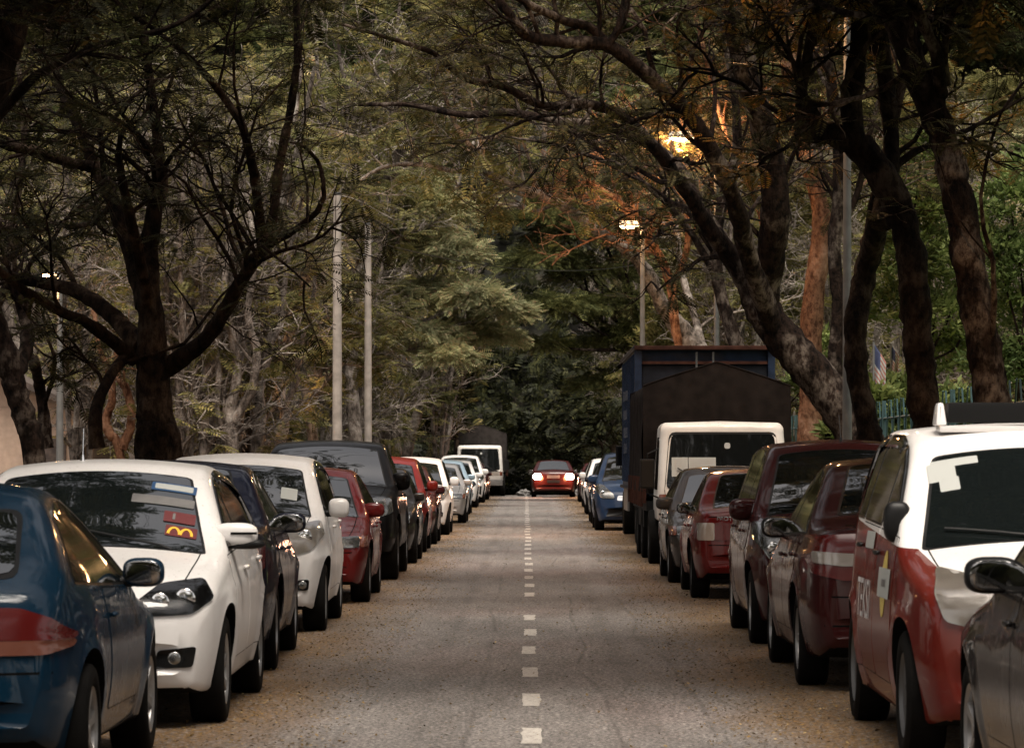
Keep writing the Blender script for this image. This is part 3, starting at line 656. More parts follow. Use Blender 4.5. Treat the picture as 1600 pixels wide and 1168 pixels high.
# ---------------------------------------------------------------- ground, road, hillside
def ground_mat():
    m, nt, b = nmat('verge_soil')
    n1 = tex(nt, 'ShaderNodeTexNoise', 0.35, Detail=8.0); n2 = tex(nt, 'ShaderNodeTexNoise', 9.0, Detail=6.0, Roughness=0.7)
    c1 = ramp(nt, n1.outputs[0], [(0.35, (0.045, 0.032, 0.018)), (0.6, (0.10, 0.07, 0.035)), (0.8, (0.05, 0.055, 0.02))])
    c = mixc(nt, 0.6, c1.outputs[0], ramp(nt, n2.outputs[0], [(0.3, (0.25, 0.22, 0.18)), (0.7, (0.9, 0.8, 0.65))]).outputs[0], 'MULTIPLY')
    nt.links.new(c, b.inputs['Base Color']); b.inputs['Roughness'].default_value = 0.95; bump(nt, b, n2.outputs[0], 0.6, 0.03); return m
def road_mat():
    m, nt, b = nmat('worn_asphalt')
    tc = nt.nodes.new('ShaderNodeTexCoord'); sx = nt.nodes.new('ShaderNodeSeparateXYZ'); nt.links.new(tc.outputs['Object'], sx.inputs[0])
    big = tex(nt, 'ShaderNodeTexNoise', 0.45, Detail=6.0, mscale=(1, 0.30, 1)); fine = tex(nt, 'ShaderNodeTexNoise', 45.0, Detail=4.0, Roughness=0.8, mscale=(1, .45, 1))
    mid = tex(nt, 'ShaderNodeTexNoise', 3.0, Detail=7.0, Roughness=0.7, mscale=(1, 0.12, 1))
    base = ramp(nt, big.outputs[0], [(0.30, (0.115, 0.106, 0.100)), (0.5, (0.165, 0.152, 0.142)), (0.62, (0.17, 0.145, 0.135)), (0.75, (0.21, 0.185, 0.17))])
    c = mixc(nt, 0.9, base.outputs[0], ramp(nt, fine.outputs[0], [(0.34, (0.12, 0.12, 0.12)), (0.50, (0.85, 0.85, 0.85)), (0.66, (2.4, 2.35, 2.3))]).outputs[0], 'MULTIPLY')
    c = mixc(nt, 0.6, c, ramp(nt, mid.outputs[0], [(0.38, (0.62, 0.60, 0.58)), (0.56, (1, 1, 1)), (0.75, (1.25, 1.2, 1.15))]).outputs[0], 'MULTIPLY')
    # wavy dark tyre tracks and tar-filled cracks that run along the road
    def track(xc, wd, amp, sc, dark, c):
        nz = tex(nt, 'ShaderNodeTexNoise', sc, Detail=2.0, mscale=(0.02, 0.12, 1)); a = nt.nodes.new('ShaderNodeMath'); a.operation = 'MULTIPLY_ADD'
        nt.links.new(nz.outputs[0], a.inputs[0]); a.inputs[1].default_value = amp; a.inputs[2].default_value = xc - amp * 0.5
        s = nt.nodes.new('ShaderNodeMath'); s.operation = 'SUBTRACT'; nt.links.new(sx.outputs[0], s.inputs[0]); nt.links.new(a.outputs[0], s.inputs[1])
        ab = nt.nodes.new('ShaderNodeMath'); ab.operation = 'ABSOLUTE'; nt.links.new(s.outputs[0], ab.inputs[0])
        mr = nt.nodes.new('ShaderNodeMapRange'); mr.interpolation_type = 'SMOOTHSTEP'; mr.inputs[1].default_value = 0; mr.inputs[2].default_value = wd; mr.inputs[3].default_value = dark; mr.inputs[4].default_value = 0
        nt.links.new(ab.outputs[0], mr.inputs[0])
        br = tex(nt, 'ShaderNodeTexNoise', 1.3, Detail=3.0, mscale=(.3, .5, 1)); rr = ramp(nt, br.outputs[0], [(0.40, (0, 0, 0)), (0.55, (1, 1, 1))])
        f = nt.nodes.new('ShaderNodeMath'); f.operation = 'MULTIPLY'; nt.links.new(mr.outputs[0], f.inputs[0]); nt.links.new(rr.outputs[0], f.inputs[1])
        return mixc(nt, f.outputs[0], c, (0.035, 0.03, 0.028))
    for args in ((-.32, .03, .5, .5, .4), (.42, .025, .8, .7, .5), (.95, .035, .9, .6, .4), (-.62, .10, .25, .8, .28), (.66, .12, .3, .7, .28), (1.25, .022, 1.1, .8, .4), (-1.05, .02, .8, .7, .35)): c = track(*args, c)
    vo = tex(nt, 'ShaderNodeTexVoronoi', 0.75, mscale=(1, .35, 1)); vo.feature = 'DISTANCE_TO_EDGE'
    wv = tex(nt, 'ShaderNodeTexNoise', 2.5, Detail=6.0); 
    c = mixc(nt, ramp(nt, vo.outputs[0], [(0.0, (.10, .10, .10)), (0.02, (0, 0, 0))]).outputs[0], c, (0.04, 0.035, 0.03))
    # leaf litter and dust creeping in from both edges
    ab = nt.nodes.new('ShaderNodeMath'); ab.operation = 'ABSOLUTE'; nt.links.new(sx.outputs[0], ab.inputs[0])
    wob = tex(nt, 'ShaderNodeTexNoise', 0.9, Detail=5.0, mscale=(1, .35, 1)); ad = nt.nodes.new('ShaderNodeMath'); ad.operation = 'MULTIPLY_ADD'; nt.links.new(wob.outputs[0], ad.inputs[0]); ad.inputs[1].default_value = -1.5; nt.links.new(ab.outputs[0], ad.inputs[2])
    mr = nt.nodes.new('ShaderNodeMapRange'); mr.inputs[1].default_value = 0.30; mr.inputs[2].default_value = 0.95; nt.links.new(ad.outputs[0], mr.inputs[0])
    spk = ramp(nt, tex(nt, 'ShaderNodeTexNoise', 30.0, Detail=5.0, Roughness=0.75, mscale=(1, .5, 1)).outputs[0], [(0.40, (0, 0, 0)), (0.50, (1, 1, 1))])
    f = nt.nodes.new('ShaderNodeMath'); f.operation = 'MULTIPLY'; nt.links.new(mr.outputs[0], f.inputs[0]); nt.links.new(spk.outputs[0], f.inputs[1])
    lit = ramp(nt, tex(nt, 'ShaderNodeTexNoise', 32.0, Detail=5.0, Roughness=.8).outputs[0], [(0.40, (0.015, 0.009, 0.004)), (0.5, (0.105, 0.058, 0.021)), (0.62, (0.25, 0.145, 0.055))])
    c = mixc(nt, f.outputs[0], c, lit.outputs[0])
    nt.links.new(c, b.inputs['Base Color']); b.inputs['Roughness'].default_value = 0.78; b.inputs['Specular IOR Level'].default_value = 0.35
    bump(nt, b, fine.outputs[0], 0.5, 0.012); return m
M['soil'] = ground_mat(); M['road'] = road_mat()
A = Acc(); A.add([(-300, -60, 0), (300, -60, 0), (300, 900, 0), (-300, 900, 0)], [(0, 1, 2, 3)]); tag(A.obj('ground', M['soil']), kind='structure')
A = Acc()
ys = np.linspace(-30, 149, 200); A.add([(x, y, .004) for y in ys for x in (-2.9, 3.3)], [(2 * k, 2 * k + 1, 2 * k + 3, 2 * k + 2) for k in range(199)]); tag(A.obj('road', M['road']), kind='structure')
# broken centre line
mk = simple('road_paint', (0.62, 0.58, 0.52), 0.7, var=0.12)
m_, nt_, b_ = nmat('worn_road_paint'); n_ = tex(nt_, 'ShaderNodeTexNoise', 35.0, Detail=5.0, Roughness=.75)
nt_.links.new(ramp(nt_, n_.outputs[0], [(0.36, (0.16, 0.14, 0.12)), (0.47, (0.38, 0.35, 0.31)), (0.65, (0.50, 0.47, 0.42))]).outputs[0], b_.inputs['Base Color']); b_.inputs['Roughness'].default_value = .7
A = Acc(); rng = np.random.default_rng(3)
for k in range(-7, 45):
    y0 = 18.55 + 2.86 * k; x0 = .035 - .0006 * y0 + rng.normal() * .008
    if k in (6,): continue
    n = 7; v = []
    for j in range(n):
        yy = y0 + 1.12 * j / (n - 1); v += [(x0 - .052 + rng.normal() * .005, yy + rng.normal() * .015, .008), (x0 + .052 + rng.normal() * .005, yy + rng.normal() * .015, .008)]
    A.add(v, [(2 * j, 2 * j + 1, 2 * j + 3, 2 * j + 2) for j in range(n - 1)])
tag(A.obj('road_marking', m_), kind='structure')
# leaf litter: real flakes thicker towards the edges and under the cars
def leafmat(name, stops, trans=0.3, scale=1.2):
    m, nt, b = nmat(name); geo = nt.nodes.new('ShaderNodeNewGeometry'); r = ramp(nt, geo.outputs['Random Per Island'], stops)
    n = tex(nt, 'ShaderNodeTexNoise', scale, Detail=3.0); oi = nt.nodes.new('ShaderNodeObjectInfo')
    v = ramp(nt, n.outputs[0], [(0.35, (0.62, 0.66, 0.70)), (0.65, (1.25, 1.18, 1.0))]); c = mixc(nt, 0.8, r.outputs[0], v.outputs[0], 'MULTIPLY')
    v2 = ramp(nt, oi.outputs['Random'], [(0.0, (0.75, 0.85, 0.85)), (1.0, (1.2, 1.1, .95))]); c = mixc(nt, 0.7, c, v2.outputs[0], 'MULTIPLY')
    nt.links.new(c, b.inputs['Base Color']); b.inputs['Roughness'].default_value = 0.6; b.inputs['Specular IOR Level'].default_value = 0.12
    tr = nt.nodes.new('ShaderNodeBsdfTranslucent'); nt.links.new(c, tr.inputs[0]); ms = nt.nodes.new('ShaderNodeMixShader'); ms.inputs[0].default_value = trans
    nt.links.new(b.outputs[0], ms.inputs[1]); nt.links.new(tr.outputs[0], ms.inputs[2]); nt.links.new(ms.outputs[0], nt.nodes['Material Output'].inputs[0]); return m
M['litter'] = leafmat('fallen_leaves', [(0, (0.04, 0.025, 0.010)), (0.5, (0.14, 0.085, 0.032)), (0.85, (0.27, 0.175, 0.07)), (1, (0.42, 0.31, 0.17))], .1)
def fast_mesh(name, V, Q):
    V = np.asarray(V, np.float32); Q = np.asarray(Q, np.int32); me = bpy.data.meshes.new(name); k = Q.shape[1]
    me.vertices.add(len(V)); me.vertices.foreach_set('co', V.ravel()); me.loops.add(Q.size); me.loops.foreach_set('vertex_index', Q.ravel())
    me.polygons.add(len(Q)); me.polygons.foreach_set('loop_start', np.arange(0, Q.size, k, dtype=np.int32)); me.update(calc_edges=True); return me
rng = np.random.default_rng(11); N = 90000
yy = 12 + (rng.random(N) ** 1.25) * 130; sd = rng.choice([-1, 1], N)
xx = sd * (0.9 + np.abs(rng.gamma(2.0, .42, N))); keep = rng.random(N) < 1; ce = np.where(rng.random(N) < .08); xx[ce] = rng.uniform(-1.2, 1.2, len(ce[0]))
a = rng.random(N) * 6.28; s = rng.uniform(.005, .014, N); asp = rng.uniform(.3, .7, N)
c0 = np.stack([xx, yy, np.full(N, .009)], 1); u = np.stack([np.cos(a), np.sin(a), rng.normal(size=N) * .25], 1) * s[:, None]; v = np.stack([-np.sin(a), np.cos(a), rng.normal(size=N) * .25], 1) * (s * asp)[:, None]
c0[:, 2] += np.abs(u[:, 2]) + np.abs(v[:, 2])
V = np.stack([c0 - u, c0 - v, c0 + u, c0 + v], 1).reshape(-1, 3); Q = np.arange(4 * N).reshape(-1, 4)
tag(link('leaf_litter', fast_mesh('leaf_litter', V, Q), M['litter']), kind='stuff', label='brown fallen leaves strewn along both road edges')
# hillside
def hill_z(x, y):
    h = np.maximum(0, y - (153 - 0.0 * np.abs(x))) * 0.80; h2 = np.maximum(0, np.abs(x + 2) - 24 - 0.0 * y) * 0.62
    return np.minimum(np.sqrt(h * h + h2 * h2), 75)
nx, ny = 90, 80; X, Y = np.meshgrid(np.linspace(-140, 140, nx), np.linspace(60, 300, ny)); Z = hill_z(X, Y) + rng.normal(size=X.shape) * .5 - .35
Z = np.where(hill_z(X, Y) > .4, Z, -.6)
idx = np.arange(nx * ny).reshape(ny, nx); Q = np.stack([idx[:-1, :-1], idx[:-1, 1:], idx[1:, 1:], idx[1:, :-1]], -1).reshape(-1, 4)
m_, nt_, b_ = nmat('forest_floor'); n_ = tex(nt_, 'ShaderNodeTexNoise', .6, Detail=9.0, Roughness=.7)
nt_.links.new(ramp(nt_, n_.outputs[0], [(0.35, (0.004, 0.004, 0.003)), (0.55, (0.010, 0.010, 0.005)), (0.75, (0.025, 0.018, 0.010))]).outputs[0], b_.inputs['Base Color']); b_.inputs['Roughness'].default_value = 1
ho = link('hillside', fast_mesh('hillside', np.stack([X.ravel(), Y.ravel(), Z.ravel()], 1), Q), m_); tag(ho, kind='structure')
# ---------------------------------------------------------------- trees
def barkmat(name, c0, c1, c2, sc=11.0):
    m, nt, b = nmat(name); n = tex(nt, 'ShaderNodeTexNoise', sc, Detail=9.0, Roughness=.7, mscale=(1, 1, .55)); n2 = tex(nt, 'ShaderNodeTexNoise', 1.6, Detail=5.0)
    c = mixc(nt, ramp(nt, n2.outputs[0], [(0.50, (0, 0, 0)), (0.60, (1, 1, 1))]).outputs[0], ramp(nt, n.outputs[0], [(0.40, c0), (0.60, c1)]).outputs[0], ramp(nt, n.outputs[0], [(0.42, c1), (0.58, c2)]).outputs[0])
    nt.links.new(c, b.inputs['Base Color']); b.inputs['Roughness'].default_value = .95; b.inputs['Specular IOR Level'].default_value = .08; bump(nt, b, n.outputs[0], 1.0, .09); return m
M['bark_dark'] = barkmat('dark_bark', (0.003, 0.002, 0.0015), (0.020, 0.013, 0.009), (0.060, 0.043, 0.031))
M['bark_brown'] = barkmat('mottled_brown_bark', (0.003, 0.002, 0.0015), (0.024, 0.015, 0.011), (0.13, 0.105, 0.085))
M['bark_pale'] = barkmat('pale_lichen_bark', (0.05, 0.042, 0.036), (0.22, 0.185, 0.16), (0.42, 0.38, 0.34))
M['bark_lamplit'] = barkmat('lamp_tinted_bark', (0.05, 0.022, 0.013), (0.20, 0.105, 0.062), (0.30, 0.18, 0.12))  # orange lamp light worked into the bark colour
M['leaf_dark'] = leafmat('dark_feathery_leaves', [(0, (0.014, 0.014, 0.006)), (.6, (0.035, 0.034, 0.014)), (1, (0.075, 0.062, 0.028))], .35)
M['leaf_olive'] = leafmat('olive_leaves', [(0, (0.07, 0.07, 0.025)), (.6, (0.15, 0.145, 0.055)), (1, (0.25, 0.21, 0.10))], .35)
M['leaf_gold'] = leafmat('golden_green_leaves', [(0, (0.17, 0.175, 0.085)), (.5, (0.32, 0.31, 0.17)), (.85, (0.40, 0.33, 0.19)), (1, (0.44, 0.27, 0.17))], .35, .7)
M['leaf_green'] = leafmat('green_leaves', [(0, (0.035, 0.045, 0.018)), (.6, (0.095, 0.105, 0.042)), (1, (0.16, 0.16, 0.065))], .3, .6)
M['leaf_shade'] = leafmat('shade_toned_leaves', [(0, (0.008, 0.010, 0.005)), (.7, (0.020, 0.024, 0.011)), (1, (0.05, 0.052, 0.022))], .15)  # green leaves darkened: the hollow's shade is put into their colour
M['leaf_bright'] = leafmat('bright_broad_leaves', [(0, (0.07, 0.10, 0.03)), (.6, (0.13, 0.17, 0.06)), (1, (0.22, 0.25, 0.10))], .3, .8)
M['leaf_amber'] = leafmat('amber_green_leaves', [(0, (0.06, 0.055, 0.015)), (.6, (0.13, 0.10, 0.03)), (1, (0.24, 0.12, 0.035))], .4)

def frond_tpl(pairs=7, wid=.30, lw=.10, droop=.22):
    """feathery leaf along +x, unit length: diamond leaflets left and right of the rib"""
    v = []
    for k in range(pairs):
        x = .12 + .85 * k / pairs; l = wid * math.sin(math.pi * (.22 + .72 * k / pairs)) ** .8
        for s in (-1, 1):
            z = lambda q: -droop * q * q
            b = (x, 0, z(x)); t = (x + l * .45, s * l, z(x) - l * .18); m1 = ((b[0] + t[0]) / 2 - lw * .45, (b[1] + t[1]) / 2 + s * lw * .18, (b[2] + t[2]) / 2 + .01); m2 = ((b[0] + t[0]) / 2 + lw * .45, (b[1] + t[1]) / 2 - s * lw * .18, (b[2] + t[2]) / 2 + .01)
            v += [b, m1, t, m2] if s > 0 else [b, m2, t, m1]
    return np.array(v)
def broad_tpl(n=9, lw=.16):
    """rosette of broad leaves"""
    r = np.random.default_rng(5); v = []
    for k in range(n):
        a = 2.4 * k; e = r.uniform(-.1, .9); d = np.array([math.cos(a) * math.cos(e), math.sin(a) * math.cos(e), math.sin(e)]); l = r.uniform(.35, .6); side = np.cross(d, (0, 0, 1)); side /= np.linalg.norm(side)
        o = np.array([.25, 0, 0]) + r.normal(size=3) * .12; v += [o, o + d * l * .5 + side * lw / 2, o + d * l + np.array([0, 0, -.06]), o + d * l * .5 - side * lw / 2]
    return np.array(v)
TPL = dict(f=frond_tpl(), fd=frond_tpl(9, .26, .075, .15), b=broad_tpl(), fl=frond_tpl(6, .36, .16, .3))
def place(tpl, pos, d, scale, rng, tilt=.35, upv=(0, 0, 1.0)):
    """arrays of frond copies: pos (n,3), direction (n,3), scale (n)"""
    T = TPL[tpl]; n = len(pos); d = d / (np.linalg.norm(d, axis=1)[:, None] + 1e-9)
    up = np.array(upv) + rng.normal(size=(n, 3)) * tilt; y = np.cross(up, d); y /= np.linalg.norm(y, axis=1)[:, None] + 1e-9; z = np.cross(d, y)
    V = T[None, :, 0, None] * d[:, None] + T[None, :, 1, None] * y[:, None] + T[None, :, 2, None] * z[:, None]
    return (pos[:, None] + V * scale[:, None, None]).reshape(-1, 3)
class Leaves:
    def __init__(s): s.V = []
    def add(s, tpl, pos, d, sc, rng, tilt=.35, upv=(0, 0, 1.0)):
        if len(pos): s.V.append(place(tpl, np.asarray(pos, float), np.asarray(d, float), np.asarray(sc, float), rng, tilt, upv))
    def mesh(s, name='crown'):
        V = np.concatenate(s.V); return fast_mesh(name, V, np.arange(len(V)).reshape(-1, 4))
def walk(p, d, L, n, rng, jit=.22, lift=.0):
    pts = [np.array(p, float)]; d = np.array(d, float); d /= np.linalg.norm(d)
    for k in range(n):
        d = d + rng.normal(size=3) * jit + np.array([0, 0, lift]); d /= np.linalg.norm(d); pts.append(pts[-1] + d * L / n)
    return np.array(pts)
def perp_dir(t, rng, bias_up=.25, spread=.8):
    r = rng.normal(size=3); r -= t * np.dot(r, t); r /= np.linalg.norm(r) + 1e-9; d = r * spread + t * .6 + np.array([0, 0, bias_up]); return d / np.linalg.norm(d)
def twigs(W, LV, p, d, L, r, rng, lv, tpl, fs, nf, barer=0.0, lift=.02):
    """side branch with its twigs; fronds on the last order"""
    pts = walk(p, d, L, 6 if lv > 0 else 4, rng, .24, lift); W.append((pts, np.linspace(r, max(r * .3, .004), len(pts)), 5 if lv > 0 else 4))
    if lv > 0:
        m = rng.integers(4, 7)
        for k in range(m):
            q = rng.uniform(.25, 1) * (len(pts) - 1); i = min(int(q), len(pts) - 2); pp = pts[i] + (pts[i + 1] - pts[i]) * (q - i); t = pts[i + 1] - pts[i]; t /= np.linalg.norm(t)
            dd = perp_dir(t, rng, .05, .8); dd[2] *= .55; twigs(W, LV, pp, dd, L * rng.uniform(.35, .6), r * .45, rng, lv - 1, tpl, fs, nf, barer, lift)
    elif rng.random() > barer:
        k = rng.integers(max(1, nf - 2), nf + 3); q = rng.uniform(.1, 1, k) * (len(pts) - 1); i = np.minimum(q.astype(int), len(pts) - 2); pos = pts[i] + (pts[i + 1] - pts[i]) * (q - i)[:, None]
        t = (pts[-1] - pts[0]); t /= np.linalg.norm(t) + 1e-9; dd = t[None] * .7 + rng.normal(size=(k, 3)) * np.array([.7, .7, .18]); dd[:, 2] -= .1
        LV.add(tpl, pos, dd, fs * rng.uniform(.7, 1.25, k), rng, .3)
def wood_mesh(tubes, rng, name='trunk'):
    A = Acc()
    for pts, r, sd in tubes:
        v, f = tube(pts, r, sd, cap=True, wob=.055 if sd > 6 else 0, rng=rng); A.add(v, f)
    return A.mesh(name)
def finish_tree(name, label, base, tubes, LV, bark, leaf, rng, group=None, crown=True, cat='tree'):
    root = empty(name, tuple(base), 0, label, cat, group); off = Vector(tuple(base))
    me = wood_mesh(tubes, rng); me.transform(Matrix.Translation(-off)); link('trunk', me, M[bark], root, 60)
    if LV.V and crown:
        me = LV.mesh(); me.transform(Matrix.Translation(-off)); link('crown', me, M[leaf], root)
    return root
def hero(name, label, limbs, bark, leaf, seed, q0=.35, nb=7, bl=2.2, lv=2, tpl='f', fs=.42, nf=6, group=None, barer=.1, sides=14, lift=.02, flare=1.25, skipleaf=()):
    """limbs: lists of (px, py, distance, width px) read off the photograph"""
    rng = np.random.default_rng(seed); tubes = []; LV = Leaves(); base = None
    for li, lb in enumerate(limbs):
        pts = np.array([P(a, b, d) for a, b, d, w_ in lb]); r = np.array([w_ * .86 * d / F / 2 for a, b, d, w_ in lb])
        if li == 0:
            if pts[0][2] > 0.05:  # carry the trunk down to the ground
                d0 = pts[0] - pts[1]; d0 = d0 / abs(d0[2]) if abs(d0[2]) > .1 else np.array([0, 0, -1.0]); g0 = pts[0] + d0 * np.array([.35, .35, 1]) * (pts[0][2] + .1); pts = np.vstack([g0, pts]); r = np.concatenate([[r[0] * flare], r])
            base = np.array([pts[0][0], pts[0][1], 0])
        P4 = catmull(np.column_stack([pts, r]), 6); P4[:, 3] *= 1 + .035 * np.sin(np.arange(len(P4)) * 1.1 + li) + rng.normal(size=len(P4)) * .035; P4[:, :3] += np.cumsum(rng.normal(size=(len(P4), 3)) * .006, 0) * 1.0
        if li == 0: P4[:len(P4) // 8, 3] *= np.linspace(1.15, 1.0, max(1, len(P4) // 8))[:, None][:, 0]
        tubes.append((P4[:, :3], np.maximum(P4[:, 3], .006), sides))
        if li in skipleaf: continue
        n = len(P4); a0 = q0 if li == 0 else .15
        Ls = np.sum(np.linalg.norm(np.diff(P4[:, :3], axis=0), axis=1)); m = max(2, int(nb * Ls / 5))
        for k in range(m):
            q = rng.uniform(a0, 1.0); i = min(int(q * (n - 1)), n - 2); t = P4[i + 1, :3] - P4[i, :3]; t /= np.linalg.norm(t) + 1e-9
            twigs(tubes, LV, P4[i, :3], perp_dir(t, rng, .25), bl * rng.uniform(.6, 1.3), min(P4[i, 3] * .45, .05), rng, lv, tpl, fs, nf, barer, lift)
    return finish_tree(name, label, base, tubes, LV, bark, leaf, rng, group)
def pad_fronds(LV, c, r, n, rng, tpl, fs, top=-.35):
    """a clump of foliage: fronds over the outside of an uneven ellipsoid"""
    u = rng.normal(size=(n, 3)); u /= np.linalg.norm(u, axis=1)[:, None]; u[:, 2] = np.where(u[:, 2] < top, -u[:, 2], u[:, 2])
    bumpy = 1 + .22 * np.sin(u[:, 0] * 5 + c[0] * 3) * np.cos(u[:, 1] * 6 + c[1]) ; rr = rng.uniform(.55, 1.0, n) ** .6
    pos = np.array(c) + u * np.array(r) * (rr * bumpy)[:, None]; d = u * np.array([1, 1, .15]) + rng.normal(size=(n, 3)) * .3; d[:, 2] -= .15
    LV.add(tpl, pos, d, fs * rng.uniform(.6, 1.2, n), rng, .45, (0, 0, 1.0))
def padtree(name, label, base, pads, bark, leaf, seed, nper=120, tpl='fl', fs=.8, group=None, tr=.25, stems=1, cat='tree', top=-.35):
    """pads: (x, y, z, rx, ry, rz) relative to the base"""
    rng = np.random.default_rng(seed); LV = Leaves(); tubes = []; pads = [np.array(p, float) for p in pads]; zt = max(p[2] for p in pads)
    hub = np.array([0, 0, zt * .45]) + rng.normal(size=3) * .2
    tubes.append((catmull([[0, 0, -.3], hub * .5 + rng.normal(size=3) * .15, hub]), None, 8)); n = len(tubes[0][0]); tubes[0] = (tubes[0][0], np.linspace(tr, tr * .7, n), 10)
    for p in pads:
        mid = (hub + p[:3]) / 2 + rng.normal(size=3) * .3; c = catmull([hub, mid, p[:3]]); tubes.append((c, np.linspace(tr * .5, .02, len(c)), 6))
        pad_fronds(LV, p[:3], p[3:], int(nper * (p[3] * p[4]) ** .5 * 1.0), rng, tpl, fs, top)
    root = empty(name, tuple(base), 0, label, cat, group); link('trunk', wood_mesh(tubes, rng), M[bark], root, 60); link('crown', LV.mesh(), M[leaf], root); return root
def copy_tree(o, loc, rz, s, label=None, group=None):
    c = o.copy(); COL.objects.link(c); c.location = loc; c.rotation_euler = (0, 0, rz); c.scale = (s, s, s)
    if label: c['label'] = label
    if group: c['group'] = group
    for ch in list(o.children): k = ch.copy(); COL.objects.link(k); k.parent = c
    return c
# ---------------------------------------------------------------- hillside forest, behind everything
rng = np.random.default_rng(21)
def rand_pads(rng, n, R, H, pr, flat=.45):
    out = []
    for k in range(n):
        a = rng.random() * 6.28; q = rng.random() ** .5 * R; z = H * (.45 + .55 * rng.random()) * (1 - .25 * (q / R) ** 2); r = pr * rng.uniform(.7, 1.3); out.append((q * math.cos(a), q * math.sin(a), z, r, r, r * flat))
    return out
HG = 'leafy trees growing on the dark hillside'; HL = 'leafy tree on the shaded forested hillside behind the road end'
variants = []
for k in range(5):
    variants.append(padtree('hillside_tree', HL, (0, 0, 0), rand_pads(rng, 15, 3.6, 8.5, 1.7, .5), 'bark_dark', ['leaf_green', 'leaf_olive', 'leaf_green', 'leaf_green', 'leaf_olive'][k], 100 + k, 190, 'f', .72, HG))
used = [False] * 5
def put_hill(x, y, s, k, rz=None):
    global used
    z = float(hill_z(np.array(x), np.array(y))) - .3; rz = rng.random() * 6.28 if rz is None else rz
    if not used[k]: variants[k].location = (x, y, z); variants[k].rotation_euler = (0, 0, rz); variants[k].scale = (s, s, s); used[k] = True
    else: copy_tree(variants[k], (x, y, z), rz, s)
nt_count = 0
for row, yb in enumerate((157, 163, 169, 176, 184, 193)):
    for x in np.arange(-30, 36, 5.2):
        xx = x + rng.normal() * 1.4 + (row % 2) * 2.6; px = CX + xx * F / yb
        if -260 < px < 1860:
            # a dark cleft runs up the hill left of the middle
            if row < 3 and 660 < px < 1000: continue
            if 690 < px < 870: continue
            if row == 0 and 540 < px < 1010: continue
            put_hill(xx, yb + rng.normal() * 1.5, rng.uniform(.8, 1.15), int(rng.integers(0, 5)))
# undergrowth mass on the foot of the hill
LV = Leaves(); n = 8000; x = rng.uniform(-26, 26, n); y = rng.uniform(150.5, 160, n); z = hill_z(x, y) + rng.uniform(-.1, 1.1, n) * (1 + .5 * np.sin(x * 1.3) * np.cos(x * .5 + y))
d = rng.normal(size=(n, 3)) * np.array([1, .8, .3]); d[:, 1] -= .6; d[:, 2] += .25; LV.add('fl', np.stack([x, y, z], 1), d, rng.uniform(.35, .85, n), rng, .5, (0, -.8, .6))
tag(link('undergrowth', LV.mesh('undergrowth'), M['leaf_shade']), kind='stuff', label='low undergrowth with painted-in shade along the foot of the hillside'); LV = Leaves()
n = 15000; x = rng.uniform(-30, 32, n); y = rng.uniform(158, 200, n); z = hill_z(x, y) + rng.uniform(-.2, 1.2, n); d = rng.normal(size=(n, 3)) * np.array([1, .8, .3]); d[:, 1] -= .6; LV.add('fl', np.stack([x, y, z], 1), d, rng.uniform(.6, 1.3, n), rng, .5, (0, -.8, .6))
tag(link('undergrowth', LV.mesh('undergrowth'), M['leaf_shade']), kind='stuff', label='dense undergrowth with shade in its leaf colour covering the slope above the road end')
# particular trees of the middle distance
pads = []
def pxpads(base, specs, d0):
    out = []
    for (px, py, rx, ry, dd) in specs:
        p = P(px, py, d0 + dd) - np.array(base); out.append((p[0], p[1], p[2], rx * d0 / F, rx * d0 / F * 1.0, ry * d0 / F))
    return out
b = (-5.6, 113, 0)
padtree('spreading_tree', 'large golden-green tree whose lit crown hangs over the road left of the dark cleft', b, pxpads(b, [
    (640, 330, 62, 34, 0), (690, 335, 48, 36, 1), (600, 300, 60, 30, -1), (700, 395, 55, 30, 0), (640, 400, 70, 34, 1), (590, 380, 55, 30, 2), (740, 470, 52, 26, -1), (690, 460, 60, 30, 1), (620, 470, 70, 32, 0), (790, 490, 42, 20, 0),
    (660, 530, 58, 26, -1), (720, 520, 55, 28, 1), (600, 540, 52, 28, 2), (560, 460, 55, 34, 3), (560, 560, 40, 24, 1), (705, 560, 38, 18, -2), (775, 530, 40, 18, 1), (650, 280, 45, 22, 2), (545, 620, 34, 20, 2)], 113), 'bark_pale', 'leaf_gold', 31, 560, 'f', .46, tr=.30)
b = (3.9, 128, 0)
padtree('layered_tree', 'mid-green tree with flat layered foliage standing right of the dark cleft', b, pxpads(b, [
    (880, 250, 60, 20, 0), (940, 290, 60, 22, 1), (860, 340, 60, 20, 0), (900, 370, 75, 24, 1), (960, 350, 55, 22, -1), (850, 410, 66, 22, 0), (930, 430, 70, 26, 1), (880, 480, 60, 22, -1), (970, 480, 55, 26, 0), (960, 540, 60, 24, 1), (1020, 420, 60, 26, 2), (1010, 520, 50, 28, 0), (850, 540, 36, 14, 0), (940, 600, 46, 18, 1), (1010, 330, 60, 24, 3)], 128), 'bark_brown', 'leaf_green', 32, 330, 'f', .60, tr=.22)
b = (-2.9, 146, 0)
padtree('bushy_tree', 'dark green bushy sapling behind the far canopy truck', b, pxpads(b, [(650, 600, 40, 22, 0), (700, 620, 34, 18, 0), (640, 660, 50, 26, 1), (690, 670, 40, 20, 1), (600, 640, 40, 30, 2), (560, 680, 50, 26, 2), (720, 590, 22, 12, 0)], 146), 'bark_dark', 'leaf_dark', 33, 110, 'b', .9, tr=.09)
b = (3.0, 148, 0)
padtree('bushy_tree', 'low bush with shade in its leaf colour behind the red car stopped at the road end', b, pxpads(b, [(880, 660, 60, 24, 2), (930, 690, 50, 24, 1), (820, 690, 50, 22, 3), (850, 720, 60, 22, 3), (920, 640, 40, 20, 1), (960, 660, 40, 30, 0), (800, 655, 36, 16, 3)], 148), 'bark_dark', 'leaf_shade', 34, 120, 'fl', .6, tr=.07)
